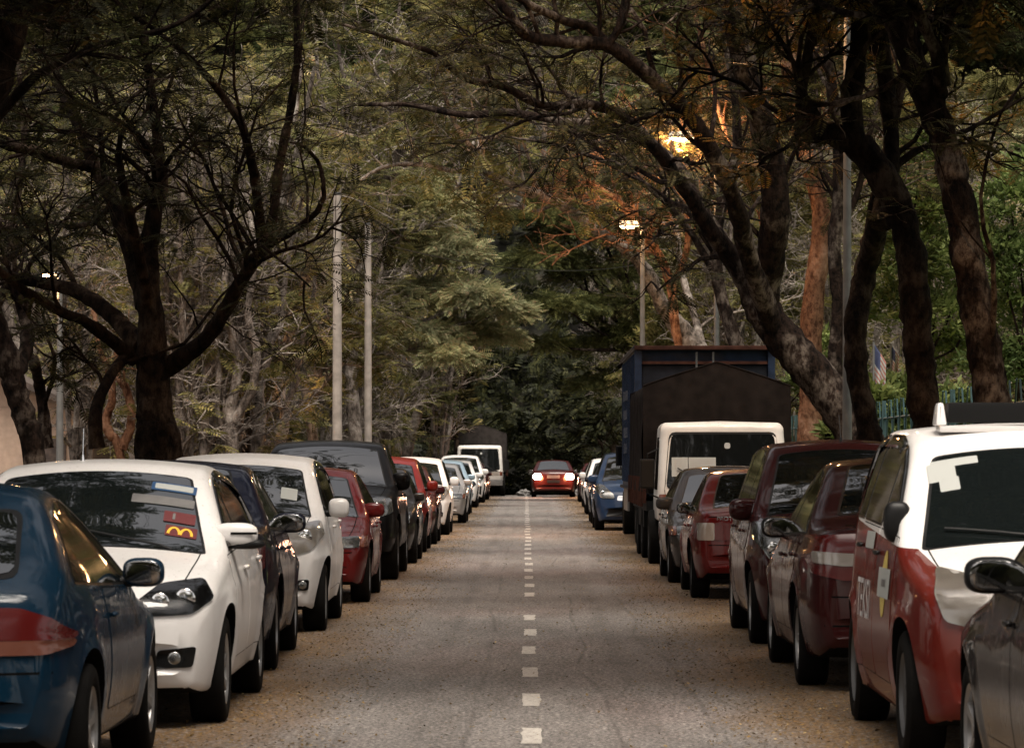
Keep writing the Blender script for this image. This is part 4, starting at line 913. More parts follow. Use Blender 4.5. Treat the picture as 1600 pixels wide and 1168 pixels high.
# slender pale trees behind both rows of cars
def slender(label, base, seed, H=9, nst=3, bark='bark_pale', leaf='leaf_olive', nb=7, fs=.5, lean=(0, 0), group=None, sp=.17, w=.17, barer=.5):
    rng = np.random.default_rng(seed); tubes = []; LV = Leaves()
    for s in range(nst):
        a = rng.random() * 6.28; d = np.array([math.cos(a) * sp + lean[0], math.sin(a) * sp + lean[1], 1.0]); c = catmull(walk((rng.normal() * .12, rng.normal() * .12, -.2), d, H * rng.uniform(.8, 1.1), 6, rng, .075, .03), 5)
        r = np.linspace(w, w * .22, len(c)); tubes.append((c, r, 8))
        for k in range(nb):
            q = rng.uniform(.22, 1); i = min(int(q * (len(c) - 1)), len(c) - 2); t = c[i + 1] - c[i]; t /= np.linalg.norm(t)
            twigs(tubes, LV, c[i], perp_dir(t, rng, .35, .7), H * .19 * rng.uniform(.5, 1.2), r[i] * .5, rng, 2, 'f', fs, 4, barer, .03)
    return finish_tree('slender_tree', label, base, tubes, LV, bark, leaf, rng, group) if False else _fin(label, base, tubes, LV, bark, leaf, rng, group)
def _fin(label, base, tubes, LV, bark, leaf, rng, group):
    root = empty('slender_tree', base, 0, label, 'tree', group); link('trunk', wood_mesh(tubes, rng), M[bark], root, 60); link('crown', LV.mesh(), M[leaf], root); return root
SL = 'slender pale trees crowded behind the left row of cars'; SLL = 'slender pale multi-stemmed tree in the thicket behind the left row of cars'
sv = [slender(SLL, (0, 0, 0), 200 + k, 9.5, 3 + k % 2, leaf=['leaf_olive', 'leaf_gold', 'leaf_olive'][k], group=SL) for k in range(3)]
def overhead(label, base, seed, toward, bare_=.2):  # out-of-frame canopy, added so windscreens reflect branches against sky
    rng = np.random.default_rng(seed); tubes = []; LV = Leaves()
    tr = catmull(walk((0, 0, -.2), (toward * .10, 0, 1), 5.6, 5, rng, .05), 5); tubes.append((tr, np.linspace(.30, .22, len(tr)), 10))
    for s in range(6):
        a = rng.uniform(-1.2, 1.2); d = np.array([toward * math.cos(a) * .9, math.sin(a) * 1.1, .75]) if s else np.array([-toward * .6, .3, .8]); c = catmull(walk(tr[-1], d, 6.0 * rng.uniform(.75, 1.1), 6, rng, .14, -.03), 5)
        r = np.linspace(.13, .02, len(c)); tubes.append((c, r, 7))
        for k in range(11):
            q = rng.uniform(.15, 1); i = min(int(q * (len(c) - 1)), len(c) - 2); t = c[i + 1] - c[i]; t /= np.linalg.norm(t)
            twigs(tubes, LV, c[i], perp_dir(t, rng, .45, .8), 2.2 * rng.uniform(.6, 1.2), r[i] * .5, rng, 2, 'f', .42, 5, bare_, .05)
    root = empty('unseen_canopy_tree', base, 0, label, 'tree', 'unseen roadside trees added for windscreen reflections'); link('trunk', wood_mesh(tubes, rng), M['bark_dark'], root, 60); link('crown', LV.mesh(), M['leaf_dark'], root); return root
OVL = 'unseen roadside tree added beside the nearest cars so windscreens reflect its limbs'
ov = [overhead(OVL, (-5.6, 21, 0), 401, 1, .62), overhead(OVL, (5.6, 26, 0), 402, -1, .25)]
for k, (x, y) in enumerate([(5.3, 20.5), (-5.9, 29), (-6.6, 36), (5.9, 35), (-5.3, 13), (5.3, 9), (-7.0, 41.5), (6.9, 42.5)]):
    copy_tree(ov[0 if x < 0 else 1], (x, y, 0), 0 if k % 2 else rng.uniform(-.5, .5), rng.uniform(.98, 1.1) if y < 40 else 1.25)
spots = [(390, 80, 0), (440, 98, 1), (335, 70, 2), (300, 82, 0), (385, 90, 1), (470, 108, 2), (420, 110, 0), (380, 112, 1), (500, 118, 2), (330, 108, 2), (270, 96, 0), (210, 85, 2), (150, 100, 1), (90, 92, 0), (30, 104, 2), (-40, 92, 1), (560, 128, 1), (620, 138, 0), (520, 134, 1), (240, 125, 0), (170, 135, 2), (100, 128, 1), (20, 134, 0), (300, 134, 2), (440, 138, 1)]
for k, (px, d, v) in enumerate(spots):
    loc = ((px - CX) * d / F, d, 0); rz = rng.random() * 6.28; s = rng.uniform(.85, 1.2) * (1.0 if d < 110 else 1.25)
    if k < 3: sv[v].location = loc; sv[v].rotation_euler = (0, 0, rz)
    else: copy_tree(sv[v], loc, rz, s)
SR = 'slender trees crowded behind the right row of cars'; SRL = 'slender multi-stemmed tree in the thicket behind the fence on the right'
rs = [(1130, 92, 0), (1190, 104, 1), (1260, 96, 2), (1320, 110, 0), (1400, 118, 1), (1480, 104, 2), (1560, 112, 0), (1640, 104, 1), (1230, 132, 1), (1340, 136, 2), (1460, 136, 0), (1570, 136, 1)]
for (px, d, v) in rs: copy_tree(sv[v], ((px - CX) * d / F, d, 0), rng.random() * 6.28, rng.uniform(.95, 1.3), SRL, SR)
BR = 'bare pale twiggy trees in the thickets'
bare = slender('pale bare twiggy tree among the leafy trees of the left thicket', (0, 0, 0), 260, 8.5, 4, nb=16, fs=.4, barer=.93, group=BR, w=.09)
for k, (px, d) in enumerate([(395, 70), (300, 64), (345, 66), (240, 66), (420, 88), (130, 70), (500, 100), (330, 92), (610, 122), (560, 110), (690, 140)]):
    loc = ((px - CX) * d / F, d, 0); s = 1 + (d > 100) * .25
    if k == 0: bare.location = loc
    else: copy_tree(bare, loc, k * 1.7, s)
for px, d in ((1160, 90), (1300, 92), (960, 150), (1500, 84)): copy_tree(bare, ((px - CX) * d / F, d, 0), px * .7, 1.2, 'pale bare twiggy tree among the trunks beyond the right row of vehicles', 'bare pale twiggy trees on the right')
# broad-leaved shrubs right, beyond the fence
for k, (lab, px, d, specs) in enumerate([
    ('tall glossy shrub with bright leaves between the two rightmost dark trunks', 1450, 76, [(1440, 250, 40, 40, 0), (1420, 320, 60, 50, 0), (1470, 340, 50, 50, 1), (1430, 410, 70, 50, 0), (1490, 430, 50, 50, 1), (1400, 480, 50, 40, 1), (1460, 500, 60, 45, 0), (1490, 560, 50, 40, 1)]),
    ('glossy broad-leaved shrub at the right picture edge behind the white taxi', 1580, 70, [(1580, 330, 60, 50, 0), (1620, 280, 50, 50, 1), (1560, 410, 60, 50, 0), (1620, 430, 60, 60, 0), (1590, 500, 60, 50, 1), (1560, 570, 50, 40, 0), (1620, 570, 60, 50, 0)]),
    ('yellow-green hedge bush close behind the lattice fence', 1400, 66, [(1360, 640, 40, 30, 0), (1400, 620, 44, 34, 1), (1440, 650, 44, 30, 0), (1480, 640, 40, 30, 1), (1330, 680, 40, 26, 0), (1420, 690, 60, 26, 0), (1520, 650, 50, 36, 1)]),
    ('small yellow-green bush behind the canopy truck and the leaning tree', 1290, 84, [(1290, 560, 34, 40, 0), (1300, 630, 40, 40, 0), (1260, 600, 30, 30, 1), (1320, 590, 30, 30, 1)]),
    ('dark shrub seen between the blue lorry and the tree trunks', 1080, 98, [(1060, 480, 50, 40, 0), (1100, 520, 50, 30, 0), (1120, 440, 50, 40, 1), (1040, 530, 40, 30, 1), (1150, 500, 40, 40, 0)])]):
    b = ((px - CX) * d / F, d, 0); padtree('leafy_shrub', lab, b, pxpads(b, specs, d), 'bark_dark', ['leaf_bright', 'leaf_bright', 'leaf_bright', 'leaf_bright', 'leaf_olive'][k], 300 + k, 260 if k != 2 else 330, 'b', .45, tr=.06, cat='shrub', top=-.6)
# ---------------------------------------------------------------- the leaning roadside trees, traced limb by limb
# left row, main dark tree
hero('leaning_tree', 'big dark many-limbed tree rising behind the nearest white car on the left', [
    [(246, 700, 46, 84), (240, 640, 46, 66), (238, 580, 46, 62), (236, 510, 46, 50), (232, 420, 46, 38), (240, 330, 46, 29), (246, 250, 46, 22), (240, 170, 46, 17), (228, 60, 46, 13), (220, -60, 46, 10)],
    [(262, 575, 46, 37), (318, 530, 45.6, 29), (352, 478, 45.4, 27), (388, 420, 45, 24), (412, 386, 45, 23), (425, 340, 45, 18), (432, 280, 45, 18), (446, 205, 45, 16), (458, 120, 45, 14), (462, 40, 45, 13), (455, -70, 45, 11), (430, -200, 45, 8)],
    [(412, 388, 45, 18), (404, 330, 44.6, 17), (394, 262, 44.2, 17), (382, 205, 44, 15), (350, 152, 44, 14), (310, 108, 43.6, 12), (262, 66, 43.4, 9), (200, 20, 43, 8), (120, -60, 43, 6)],
    [(416, 384, 45, 15), (455, 362, 44.6, 13), (488, 338, 44.2, 11), (504, 302, 44, 9), (500, 262, 44, 8), (478, 236, 43.8, 6), (450, 225, 43.5, 4)],
    [(228, 480, 46, 39), (205, 395, 46.4, 30), (180, 320, 46.8, 29), (152, 262, 47, 25), (128, 205, 47, 18), (100, 140, 47.4, 15), (84, 60, 47.6, 13), (60, -60, 48, 10)],
    [(150, 262, 47, 22), (112, 256, 46.6, 20), (60, 240, 46.4, 18), (10, 228, 46, 16), (-60, 190, 46, 13)],
    [(236, 500, 46, 29), (226, 440, 45.6, 24), (205, 360, 45.2, 21), (190, 290, 45, 17), (186, 240, 45, 12), (200, 200, 44.8, 8), (230, 180, 44.8, 7), (242, 120, 44.8, 6)],
    [(222, 540, 46, 39), (170, 490, 46.4, 30), (120, 455, 46.8, 27), (60, 440, 47, 23), (0, 425, 47, 20), (-80, 380, 47, 15)],
    [(210, 560, 46, 29), (150, 510, 45.5, 22), (90, 478, 45, 18), (40, 448, 44.6, 17), (0, 415, 44.2, 15), (-60, 360, 44, 12)],
    [(152, 700, 45, 30), (150, 640, 45, 24), (172, 585, 45.4, 20), (205, 545, 46, 22)],
    [(236, 330, 46, 13), (262, 250, 45.5, 8), (310, 200, 45, 7), (330, 178, 44.6, 5)]],
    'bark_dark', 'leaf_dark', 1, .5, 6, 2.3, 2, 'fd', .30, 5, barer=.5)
hero('leaning_tree', 'dark near trunk crossing the top left corner of the picture', [
    [(-170, 700, 30, 95), (-125, 420, 30, 70), (-65, 260, 30, 60), (-12, 150, 30, 52), (14, 70, 30, 46), (34, 0, 30, 42), (60, -120, 30, 30), (110, -260, 30, 20)],
    [(-65, 260, 30, 30), (60, 120, 29, 16), (160, 70, 28.5, 12), (260, 40, 28, 10), (330, -10, 28, 8), (420, -120, 27, 6)],
    [(14, 70, 30, 22), (-30, -60, 29, 18), (-90, -200, 28, 12)]],
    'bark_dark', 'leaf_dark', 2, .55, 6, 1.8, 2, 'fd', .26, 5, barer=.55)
hero('leaning_tree', 'stout brown trunk at the left picture edge in front of the pale house', [
    [(52, 700, 52, 44), (38, 650, 52, 42), (22, 600, 52, 42), (10, 560, 52, 44), (-5, 520, 52, 38), (-30, 430, 52, 30), (-40, 300, 52, 24), (-20, 160, 52, 18)],
    [(20, 590, 52, 34), (40, 540, 52.5, 26), (36, 480, 53, 24), (20, 420, 53, 20), (26, 330, 53, 16), (40, 220, 53, 12), (30, 80, 53, 9)],
    [(72, 700, 54, 26), (66, 650, 54, 22), (58, 600, 54, 20), (48, 560, 53, 20)]],
    'bark_brown', 'leaf_dark', 3, .55, 6, 2.2, 2, 'f', .36, 4, barer=.5)
hero('leaning_tree', 'small looped trunk with orange light in its bark colour between the dark trees on the left', [
    [(186, 702, 64, 16), (172, 680, 64, 18), (164, 655, 64, 17), (172, 625, 64, 15), (168, 590, 64, 13), (150, 545, 64, 10), (140, 470, 64, 8)],
    [(190, 700, 64, 20), (203, 670, 64, 16), (204, 635, 64, 15), (194, 605, 64, 15), (180, 585, 64, 12), (176, 540, 64, 8)]],
    'bark_lamplit', 'leaf_dark', 4, .7, 4, 1.4, 1, 'f', .4, 4, skipleaf=(0,))
hero('leaning_tree', 'tall grey tree with forked top close behind the two concrete poles', [
    [(556, 700, 92, 26), (548, 560, 92, 22), (566, 470, 92, 20), (588, 400, 92, 20), (598, 330, 92, 18), (612, 260, 92, 16), (650, 205, 91, 12), (690, 180, 90, 9), (720, 165, 90, 6)],
    [(566, 470, 92, 12), (545, 400, 92, 10), (540, 330, 92, 9), (528, 250, 92, 8), (500, 150, 92, 7), (490, 40, 92, 6)],
    [(606, 280, 92, 13), (640, 250, 91, 10), (670, 210, 90, 8), (700, 190, 90, 6)],
    [(600, 320, 92, 12), (585, 240, 92, 10), (600, 160, 92, 8), (620, 60, 92, 6), (630, -60, 92, 5)],
    [(586, 400, 92, 14), (560, 300, 92, 11), (552, 200, 92, 9), (530, 90, 92, 7), (520, -30, 92, 5)]],
    'bark_pale', 'leaf_olive', 5, .55, 8, 3.2, 2, 'f', .5, 4, barer=.8)
hero('leaning_tree', 'pale knobbly trunk left of the concrete poles with stems fanning upward', [
    [(492, 700, 82, 20), (488, 660, 82, 20), (484, 630, 82, 24), (478, 600, 82, 20), (462, 540, 82, 13), (452, 470, 82, 11), (440, 380, 82, 9), (455, 290, 82, 7)],
    [(486, 630, 82, 16), (498, 590, 82, 12), (512, 520, 82, 10), (504, 430, 82, 8), (520, 330, 82, 7), (500, 230, 82, 6)],
    [(484, 625, 82, 14), (508, 600, 82, 10), (530, 560, 82, 7), (536, 480, 82, 6), (560, 400, 82, 5)]],
    'bark_pale', 'leaf_olive', 6, .5, 7, 2.0, 2, 'f', .42, 4, barer=.35)
# right row: big leaning tree whose limbs arch over the road
hero('arching_tree', 'huge leaning tree right of the canopy truck with limbs arching over the road', [
    [(1345, 705, 58, 85), (1318, 640, 58, 76), (1275, 580, 58, 74), (1228, 522, 58, 69), (1192, 470, 58, 60), (1158, 410, 58, 39), (1112, 350, 57.6, 30), (1078, 290, 57.3, 25), (1042, 238, 57, 23), (985, 178, 56.5, 20), (925, 158, 56, 17), (860, 160, 55.5, 16), (800, 132, 55, 14), (735, 118, 54.6, 12), (690, 80, 54, 10), (620, 55, 53.6, 8), (540, 30, 53, 6)],
    [(1200, 480, 58, 51), (1165, 440, 58.4, 37), (1128, 380, 58.8, 32), (1090, 320, 59, 28), (1060, 262, 59.4, 25), (1010, 214, 59.7, 21), (950, 188, 60, 18), (880, 178, 60.4, 15), (800, 164, 60.8, 14), (720, 166, 61, 12), (640, 150, 61.4, 9), (560, 150, 62, 6)],
    [(1196, 470, 58, 51), (1206, 400, 57.6, 53), (1212, 320, 57.2, 51), (1205, 240, 57, 48), (1182, 160, 56.6, 44), (1160, 80, 56.3, 41), (1146, 0, 56, 39), (1130, -110, 56, 32), (1110, -240, 55, 21)],
    [(1210, 520, 58, 46), (1172, 400, 57, 34), (1150, 310, 56, 32), (1118, 240, 55.4, 30), (1082, 180, 55, 29), (1040, 140, 54.6, 28), (995, 100, 54.2, 26), (950, 72, 54, 25), (880, 66, 53.6, 22), (830, 56, 53.3, 20), (800, 20, 53, 17), (770, -10, 53, 15), (690, -70, 52, 12)],
    [(950, 72, 54, 18), (925, 45, 54, 17), (880, 30, 53.6, 16), (830, 8, 53.2, 14), (780, -30, 53, 12)],
    [(948, 72, 54, 14), (965, 40, 54, 14), (972, 0, 54, 13), (985, -80, 54, 10)],
    [(932, 68, 54, 10), (936, 30, 54, 9), (930, -20, 54, 8)],
    [(870, 62, 53.6, 9), (872, 20, 53.6, 8), (868, -30, 53.6, 7)]],
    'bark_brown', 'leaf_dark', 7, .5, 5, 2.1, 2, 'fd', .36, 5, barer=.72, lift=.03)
hero('arching_tree', 'pale tree whose long bare limb slants up leftward over the blue lorry', [
    [(1125, 700, 80, 36), (1112, 600, 80, 34), (1090, 545, 80, 34), (1060, 512, 80, 36), (1030, 470, 79.6, 28), (1005, 420, 79.3, 25), (970, 380, 79, 23), (925, 350, 78.6, 21), (880, 318, 78.3, 18), (825, 290, 78, 17), (775, 270, 77.8, 16), (750, 250, 77.6, 14), (728, 212, 77.4, 12), (705, 175, 77.2, 10), (690, 130, 77, 7), (680, 90, 77, 5)],
    [(760, 258, 77.7, 12), (715, 268, 77.6, 10), (660, 258, 77.4, 9), (600, 262, 77.2, 7), (560, 285, 77, 5)],
    [(1108, 590, 80, 22), (1090, 500, 80.6, 14), (1070, 430, 81, 12), (1058, 350, 81, 11), (1040, 280, 81, 9), (1050, 180, 81, 7)],
    [(860, 310, 78.3, 9), (850, 240, 78.4, 10), (852, 180, 78.4, 9), (842, 100, 78.4, 8), (838, 0, 78.4, 7), (840, -60, 78.4, 6)]],
    'bark_pale', 'leaf_olive', 8, .55, 6, 2.4, 2, 'f', .5, 4, barer=.45)
hero('forked_tree', 'black elbow-forked tree behind the maroon car and the white taxi', [
    [(1446, 705, 44, 62), (1440, 640, 44, 56), (1432, 560, 44, 55), (1424, 480, 44, 56), (1416, 400, 44, 56), (1400, 330, 44, 56), (1368, 270, 44, 56), (1330, 222, 44, 50), (1290, 205, 44, 42), (1252, 196, 44, 36), (1246, 150, 44, 24), (1258, 80, 44, 20), (1270, 0, 44, 18), (1268, -120, 44, 14)],
    [(1336, 226, 44, 42), (1330, 180, 44, 38), (1334, 110, 44, 36), (1344, 40, 44, 34), (1350, -40, 44, 30), (1330, -200, 44, 20)],
    [(1376, 350, 44.4, 44), (1392, 250, 44.8, 30), (1386, 150, 45, 32), (1372, 60, 45, 32), (1364, -20, 45, 28), (1380, -180, 45, 18)]],
    'bark_dark', 'leaf_amber', 9, .6, 6, 1.9, 2, 'fd', .26, 5, barer=.45)
hero('leaning_tree', 'dark mossy trunk joining the elbow-forked tree from below', [
    [(1362, 705, 47, 48), (1352, 640, 47, 42), (1340, 570, 47, 42), (1342, 500, 47, 42), (1356, 430, 47, 42), (1372, 370, 46.6, 42), (1382, 310, 46, 36), (1400, 220, 46, 22), (1420, 120, 46, 18), (1440, 0, 46, 14)]],
    'bark_dark', 'leaf_amber', 10, .75, 5, 1.6, 1, 'f', .30, 4, barer=.4)
hero('leaning_tree', 'thick dark trunk leaning left above the roof of the white taxi', [
    [(1560, 705, 40, 84), (1556, 640, 40, 70), (1545, 560, 40, 62), (1532, 480, 40, 62), (1518, 400, 40, 60), (1508, 330, 40, 58), (1494, 260, 40, 56), (1474, 190, 40, 54), (1448, 120, 40, 52), (1420, 55, 40, 52), (1388, 0, 40, 50), (1340, -90, 40, 40), (1280, -220, 40, 24)],
    [(1470, 150, 40, 26), (1466, 90, 39.6, 22), (1440, 30, 39.4, 22), (1420, -30, 39, 18), (1400, -150, 39, 12)],
    [(1480, 130, 40, 14), (1478, 70, 39.6, 13), (1490, 30, 39.4, 11), (1520, -10, 39, 9), (1580, -90, 38.6, 7)],
    [(1548, 560, 40, 12), (1552, 430, 39.6, 10), (1530, 330, 39.4, 7), (1545, 230, 39.2, 6), (1570, 170, 39, 5), (1620, 110, 39, 4)]],
    'bark_brown', 'leaf_dark', 11, .6, 7, 1.9, 2, 'fd', .26, 5, barer=.5)
hero('leaning_tree', 'tall trunk with orange light in its bark colour, lit by the street lamp behind the arching tree', [
    [(1262, 705, 74, 44), (1268, 600, 74, 40), (1268, 500, 74, 40), (1278, 420, 74, 38), (1286, 350, 74, 34), (1272, 280, 74, 34), (1250, 200, 74, 32), (1240, 120, 74, 36), (1230, 40, 74, 36), (1222, -40, 74, 34), (1210, -200, 74, 24)],
    [(1200, 420, 74, 14), (1186, 330, 73.6, 12), (1150, 250, 73.2, 10), (1122, 180, 73, 9), (1090, 60, 73, 8), (1060, -30, 73, 6)],
    [(1200, 260, 74, 14), (1190, 180, 74, 12), (1172, 90, 74, 10), (1150, 20, 74, 8)],
    [(1286, 420, 74, 10), (1310, 360, 74, 8), (1340, 300, 74, 6), (1380, 250, 74, 4)]],
    'bark_lamplit', 'leaf_dark', 12, .55, 6, 2.4, 2, 'f', .46, 5, barer=.45)
hero('leaning_tree', 'thin orange-lit tree with bare twigs around the glowing lamp on the right', [
    [(1100, 705, 76, 18), (1075, 600, 76, 18), (1058, 520, 76, 17), (1048, 440, 76, 17), (1030, 395, 76, 15), (1000, 360, 75.8, 13), (975, 320, 75.6, 10), (930, 288, 75.4, 8), (895, 262, 75.2, 5)],
    [(1052, 450, 76, 12), (1075, 380, 75.6, 12), (1070, 320, 75.4, 11), (1045, 270, 75, 9), (1020, 235, 74.6, 7), (960, 200, 74.4, 5)],
    [(1075, 380, 75.6, 10), (1105, 320, 75.4, 9), (1112, 250, 75, 7), (1090, 190, 74.6, 5)]],
    'bark_lamplit', 'leaf_green', 13, .5, 14, 1.6, 2, 'f', .30, 4, barer=.9)

hero('leaning_tree', 'slim brown trunk rising straight behind the arching tree right of the lorries', [
    [(1300, 705, 66, 30), (1302, 600, 66, 28), (1310, 480, 66, 26), (1304, 380, 66, 24), (1312, 260, 66, 22), (1300, 140, 66, 20), (1290, 0, 66, 17), (1300, -140, 66, 12)],
    [(1304, 380, 66, 14), (1340, 300, 66, 12), (1360, 200, 66, 10), (1400, 80, 66, 8)]],
    'bark_brown', 'leaf_dark', 14, .5, 5, 2.0, 2, 'f', .4, 4, barer=.6)
hero('leaning_tree', 'slender mottled trunk leaning left between the far lamp and the arching tree', [
    [(1190, 705, 70, 30), (1172, 600, 70, 28), (1140, 510, 70, 25), (1118, 420, 70, 22), (1128, 320, 70, 20), (1150, 220, 70, 17), (1140, 100, 70, 14), (1120, -20, 70, 11)],
    [(1118, 430, 70, 15), (1070, 350, 70, 12), (1010, 290, 70, 10), (940, 250, 70, 8), (860, 225, 70, 6), (790, 215, 70, 4)]],
    'bark_brown', 'leaf_dark', 15, .5, 5, 2.0, 2, 'f', .4, 4, barer=.65)

# grey many-stemmed trunks standing in a line behind the left row
hero('clump_tree', 'pale clump of stems with an orange-lit branch right behind the big dark left tree', [
    [(318, 705, 71, 22), (325, 650, 71, 20), (322, 590, 71, 17), (306, 530, 71, 14), (290, 460, 71, 12), (285, 380, 71, 10), (300, 280, 71, 8)],
    [(325, 650, 71, 16), (338, 590, 71, 14), (336, 520, 71, 12), (350, 440, 71, 10), (345, 340, 71, 8), (360, 240, 71, 6)],
    [(336, 628, 71.3, 12), (310, 580, 71.5, 11), (282, 548, 71.6, 10), (252, 516, 71.6, 8)],
    [(322, 690, 71, 15), (295, 640, 71, 12), (285, 570, 71, 10), (262, 490, 71, 8)]], 'bark_pale', 'leaf_olive', 16, .6, 4, 1.6, 1, 'f', .4, 4, barer=.5)
hero('clump_tree', 'pale clump of twisted stems midway between the big dark tree and the concrete poles', [
    [(366, 705, 64, 24), (362, 650, 64, 22), (375, 590, 64, 18), (368, 530, 64, 15), (352, 460, 64, 12), (360, 380, 64, 10), (340, 280, 64, 7)],
    [(364, 660, 64, 18), (392, 610, 64, 16), (402, 550, 64, 15), (388, 490, 64, 13), (398, 400, 64, 10), (385, 300, 64, 7)],
    [(362, 690, 64, 14), (340, 640, 64, 12), (345, 570, 64, 11), (330, 500, 64, 8)]], 'bark_pale', 'leaf_olive', 17, .6, 4, 1.5, 1, 'f', .38, 4, barer=.5)
hero('clump_tree', 'pale mottled trunk with a knotted fork, second clump left of the concrete poles', [
    [(402, 705, 67, 22), (408, 650, 67, 24), (404, 600, 67, 22), (418, 540, 67, 18), (412, 470, 67, 14), (430, 380, 67, 11), (425, 280, 67, 8)],
    [(405, 610, 67, 16), (385, 560, 67, 13), (372, 500, 67, 11), (380, 430, 67, 9), (365, 340, 67, 7)],
    [(415, 550, 67, 14), (440, 500, 67, 11), (446, 430, 67, 9), (462, 340, 67, 7)]], 'bark_pale', 'leaf_olive', 18, .6, 4, 1.6, 1, 'f', .38, 4, barer=.5)
hero('clump_tree', 'pale leaning stem just left of the knobbly trunk beside the concrete poles', [
    [(436, 705, 72, 20), (442, 650, 72, 18), (430, 600, 72, 16), (440, 540, 72, 14), (456, 480, 72, 12), (450, 400, 72, 9), (468, 300, 72, 7)],
    [(440, 640, 72, 13), (462, 600, 72, 11), (470, 540, 72, 9), (490, 470, 72, 8), (498, 380, 72, 6)]], 'bark_pale', 'leaf_olive', 19, .6, 4, 1.5, 1, 'f', .38, 4, barer=.5)
# ---------------------------------------------------------------- lorries
M['canvas'] = simple('brown_canvas', (0.009, 0.0068, 0.0058), 0.9, var=.3, spec=.06)
M['canvas_grey'] = simple('grey_canvas', (0.03, 0.026, 0.024), 0.9, var=.25, spec=.06)
M['boxblue'] = simple('worn_blue_panel', (0.008, 0.015, 0.032), 0.5, var=.35, spec=.2)
M['boxdark'] = simple('dark_box_panel', (0.007, 0.008, 0.012), 0.55, var=.3, spec=.15)
M['rust'] = simple('rusty_steel', (0.04, 0.016, 0.011), 0.85, var=.4, spec=.1)
M['chassis'] = simple('chassis_paint', (0.008, 0.008, 0.008), 0.7, spec=.1)
M['greypanel'] = simple('grey_side_panel', (0.12, 0.115, 0.11), 0.6, var=.2)
M['fadedprint'] = simple('faded_print', (.04, .045, .06), .7)
M['lit'] = simple('lit_brake_lamp', (1, .25, .08), emit=(1.0, 0.36, 0.16), es=16)
M['litcore'] = simple('lit_lamp_bulb', (1, .6, .4), emit=(1.0, 0.75, 0.55), es=30)
class Cab(Car):
    def __init__(s, W, D, z0, zb, H, rake, paint):
        s.L, s.W, s.H, s.paint = D, W, H, M[paint]; s.wheels = []; s.R = .38; v = []; f = []
        lev = [(z0, .97, .02), (z0 + .03, 1.0, 0), (zb - .04, 1.0, 0), (zb, .995, 0.01)]
        for q in np.linspace(.08, 1, 12): lev.append((zb + (H - .12 - zb) * q, .995 - .055 * q, rake * q))
        for a in (20, 40, 60, 80): lev.append((H - .12 + .12 * math.sin(rad(a)), .94 - .10 * (1 - math.cos(rad(a))), rake + .12 * (1 - math.cos(rad(a)))))
        n = 0
        for z, sc_, fy in lev:
            hw = W / 2 * sc_; y0, y1 = -D / 2 + fy, D / 2 - max(0, fy - rake); r = .16; ring = []
            for cx, cy, a0 in ((hw - r, y1 - r * .4, 0), (-hw + r, y1 - r * .4, 90), (-hw + r, y0 + r, 180), (hw - r, y0 + r, 270)):
                ry = r * .4 if cy > 0 else r
                for a in range(0, 91, 15): ring.append((cx + r * math.cos(rad(a0 + a)), cy + ry * math.sin(rad(a0 + a)) , z))
            # bow the front panel a little and subdivide long sides
            full = []
            for k in range(len(ring)):
                a, b = np.array(ring[k]), np.array(ring[(k + 1) % len(ring)]); m = max(1, int(np.linalg.norm(b - a) / .12)) if k % 7 == 6 else 1
                for j in range(m): full.append(a + (b - a) * j / m)
            full = [(p[0], p[1] + (.05 * (p[0] / hw) ** 2 if p[1] < -D * .25 else 0), p[2]) for p in full]
            if n == 0: n = len(full)
            elif len(full) != n:
                idx = np.linspace(0, len(full), n, endpoint=False); full = [full[int(i)] for i in idx]
            v += full
        for k in range(len(lev) - 1):
            for j in range(n): f.append((k * n + j, k * n + (j + 1) % n, (k + 1) * n + (j + 1) % n, (k + 1) * n + j))
        b0 = (len(lev) - 1) * n; v.append((0, 0.05, H + .025)); 
        for j in range(n): f.append((b0 + j, b0 + (j + 1) % n, len(v) - 1))
        v.append((0, 0, z0))
        for j in range(n): f.append(((j + 1) % n, j, len(v) - 1))
        s.sv, s.sf = [tuple(p) for p in v], f; s.bvh = BVHTree.FromPolygons([Vector(p) for p in s.sv], f)
    def cabmesh(s):
        me = bpy.data.meshes.new('cab'); me.from_pydata(s.sv, [], s.sf); me.update(); me.materials.append(s.paint); me.polygons.foreach_set('use_smooth', [True] * len(me.polygons)); me.set_sharp_from_angle(angle=rad(50)); return me
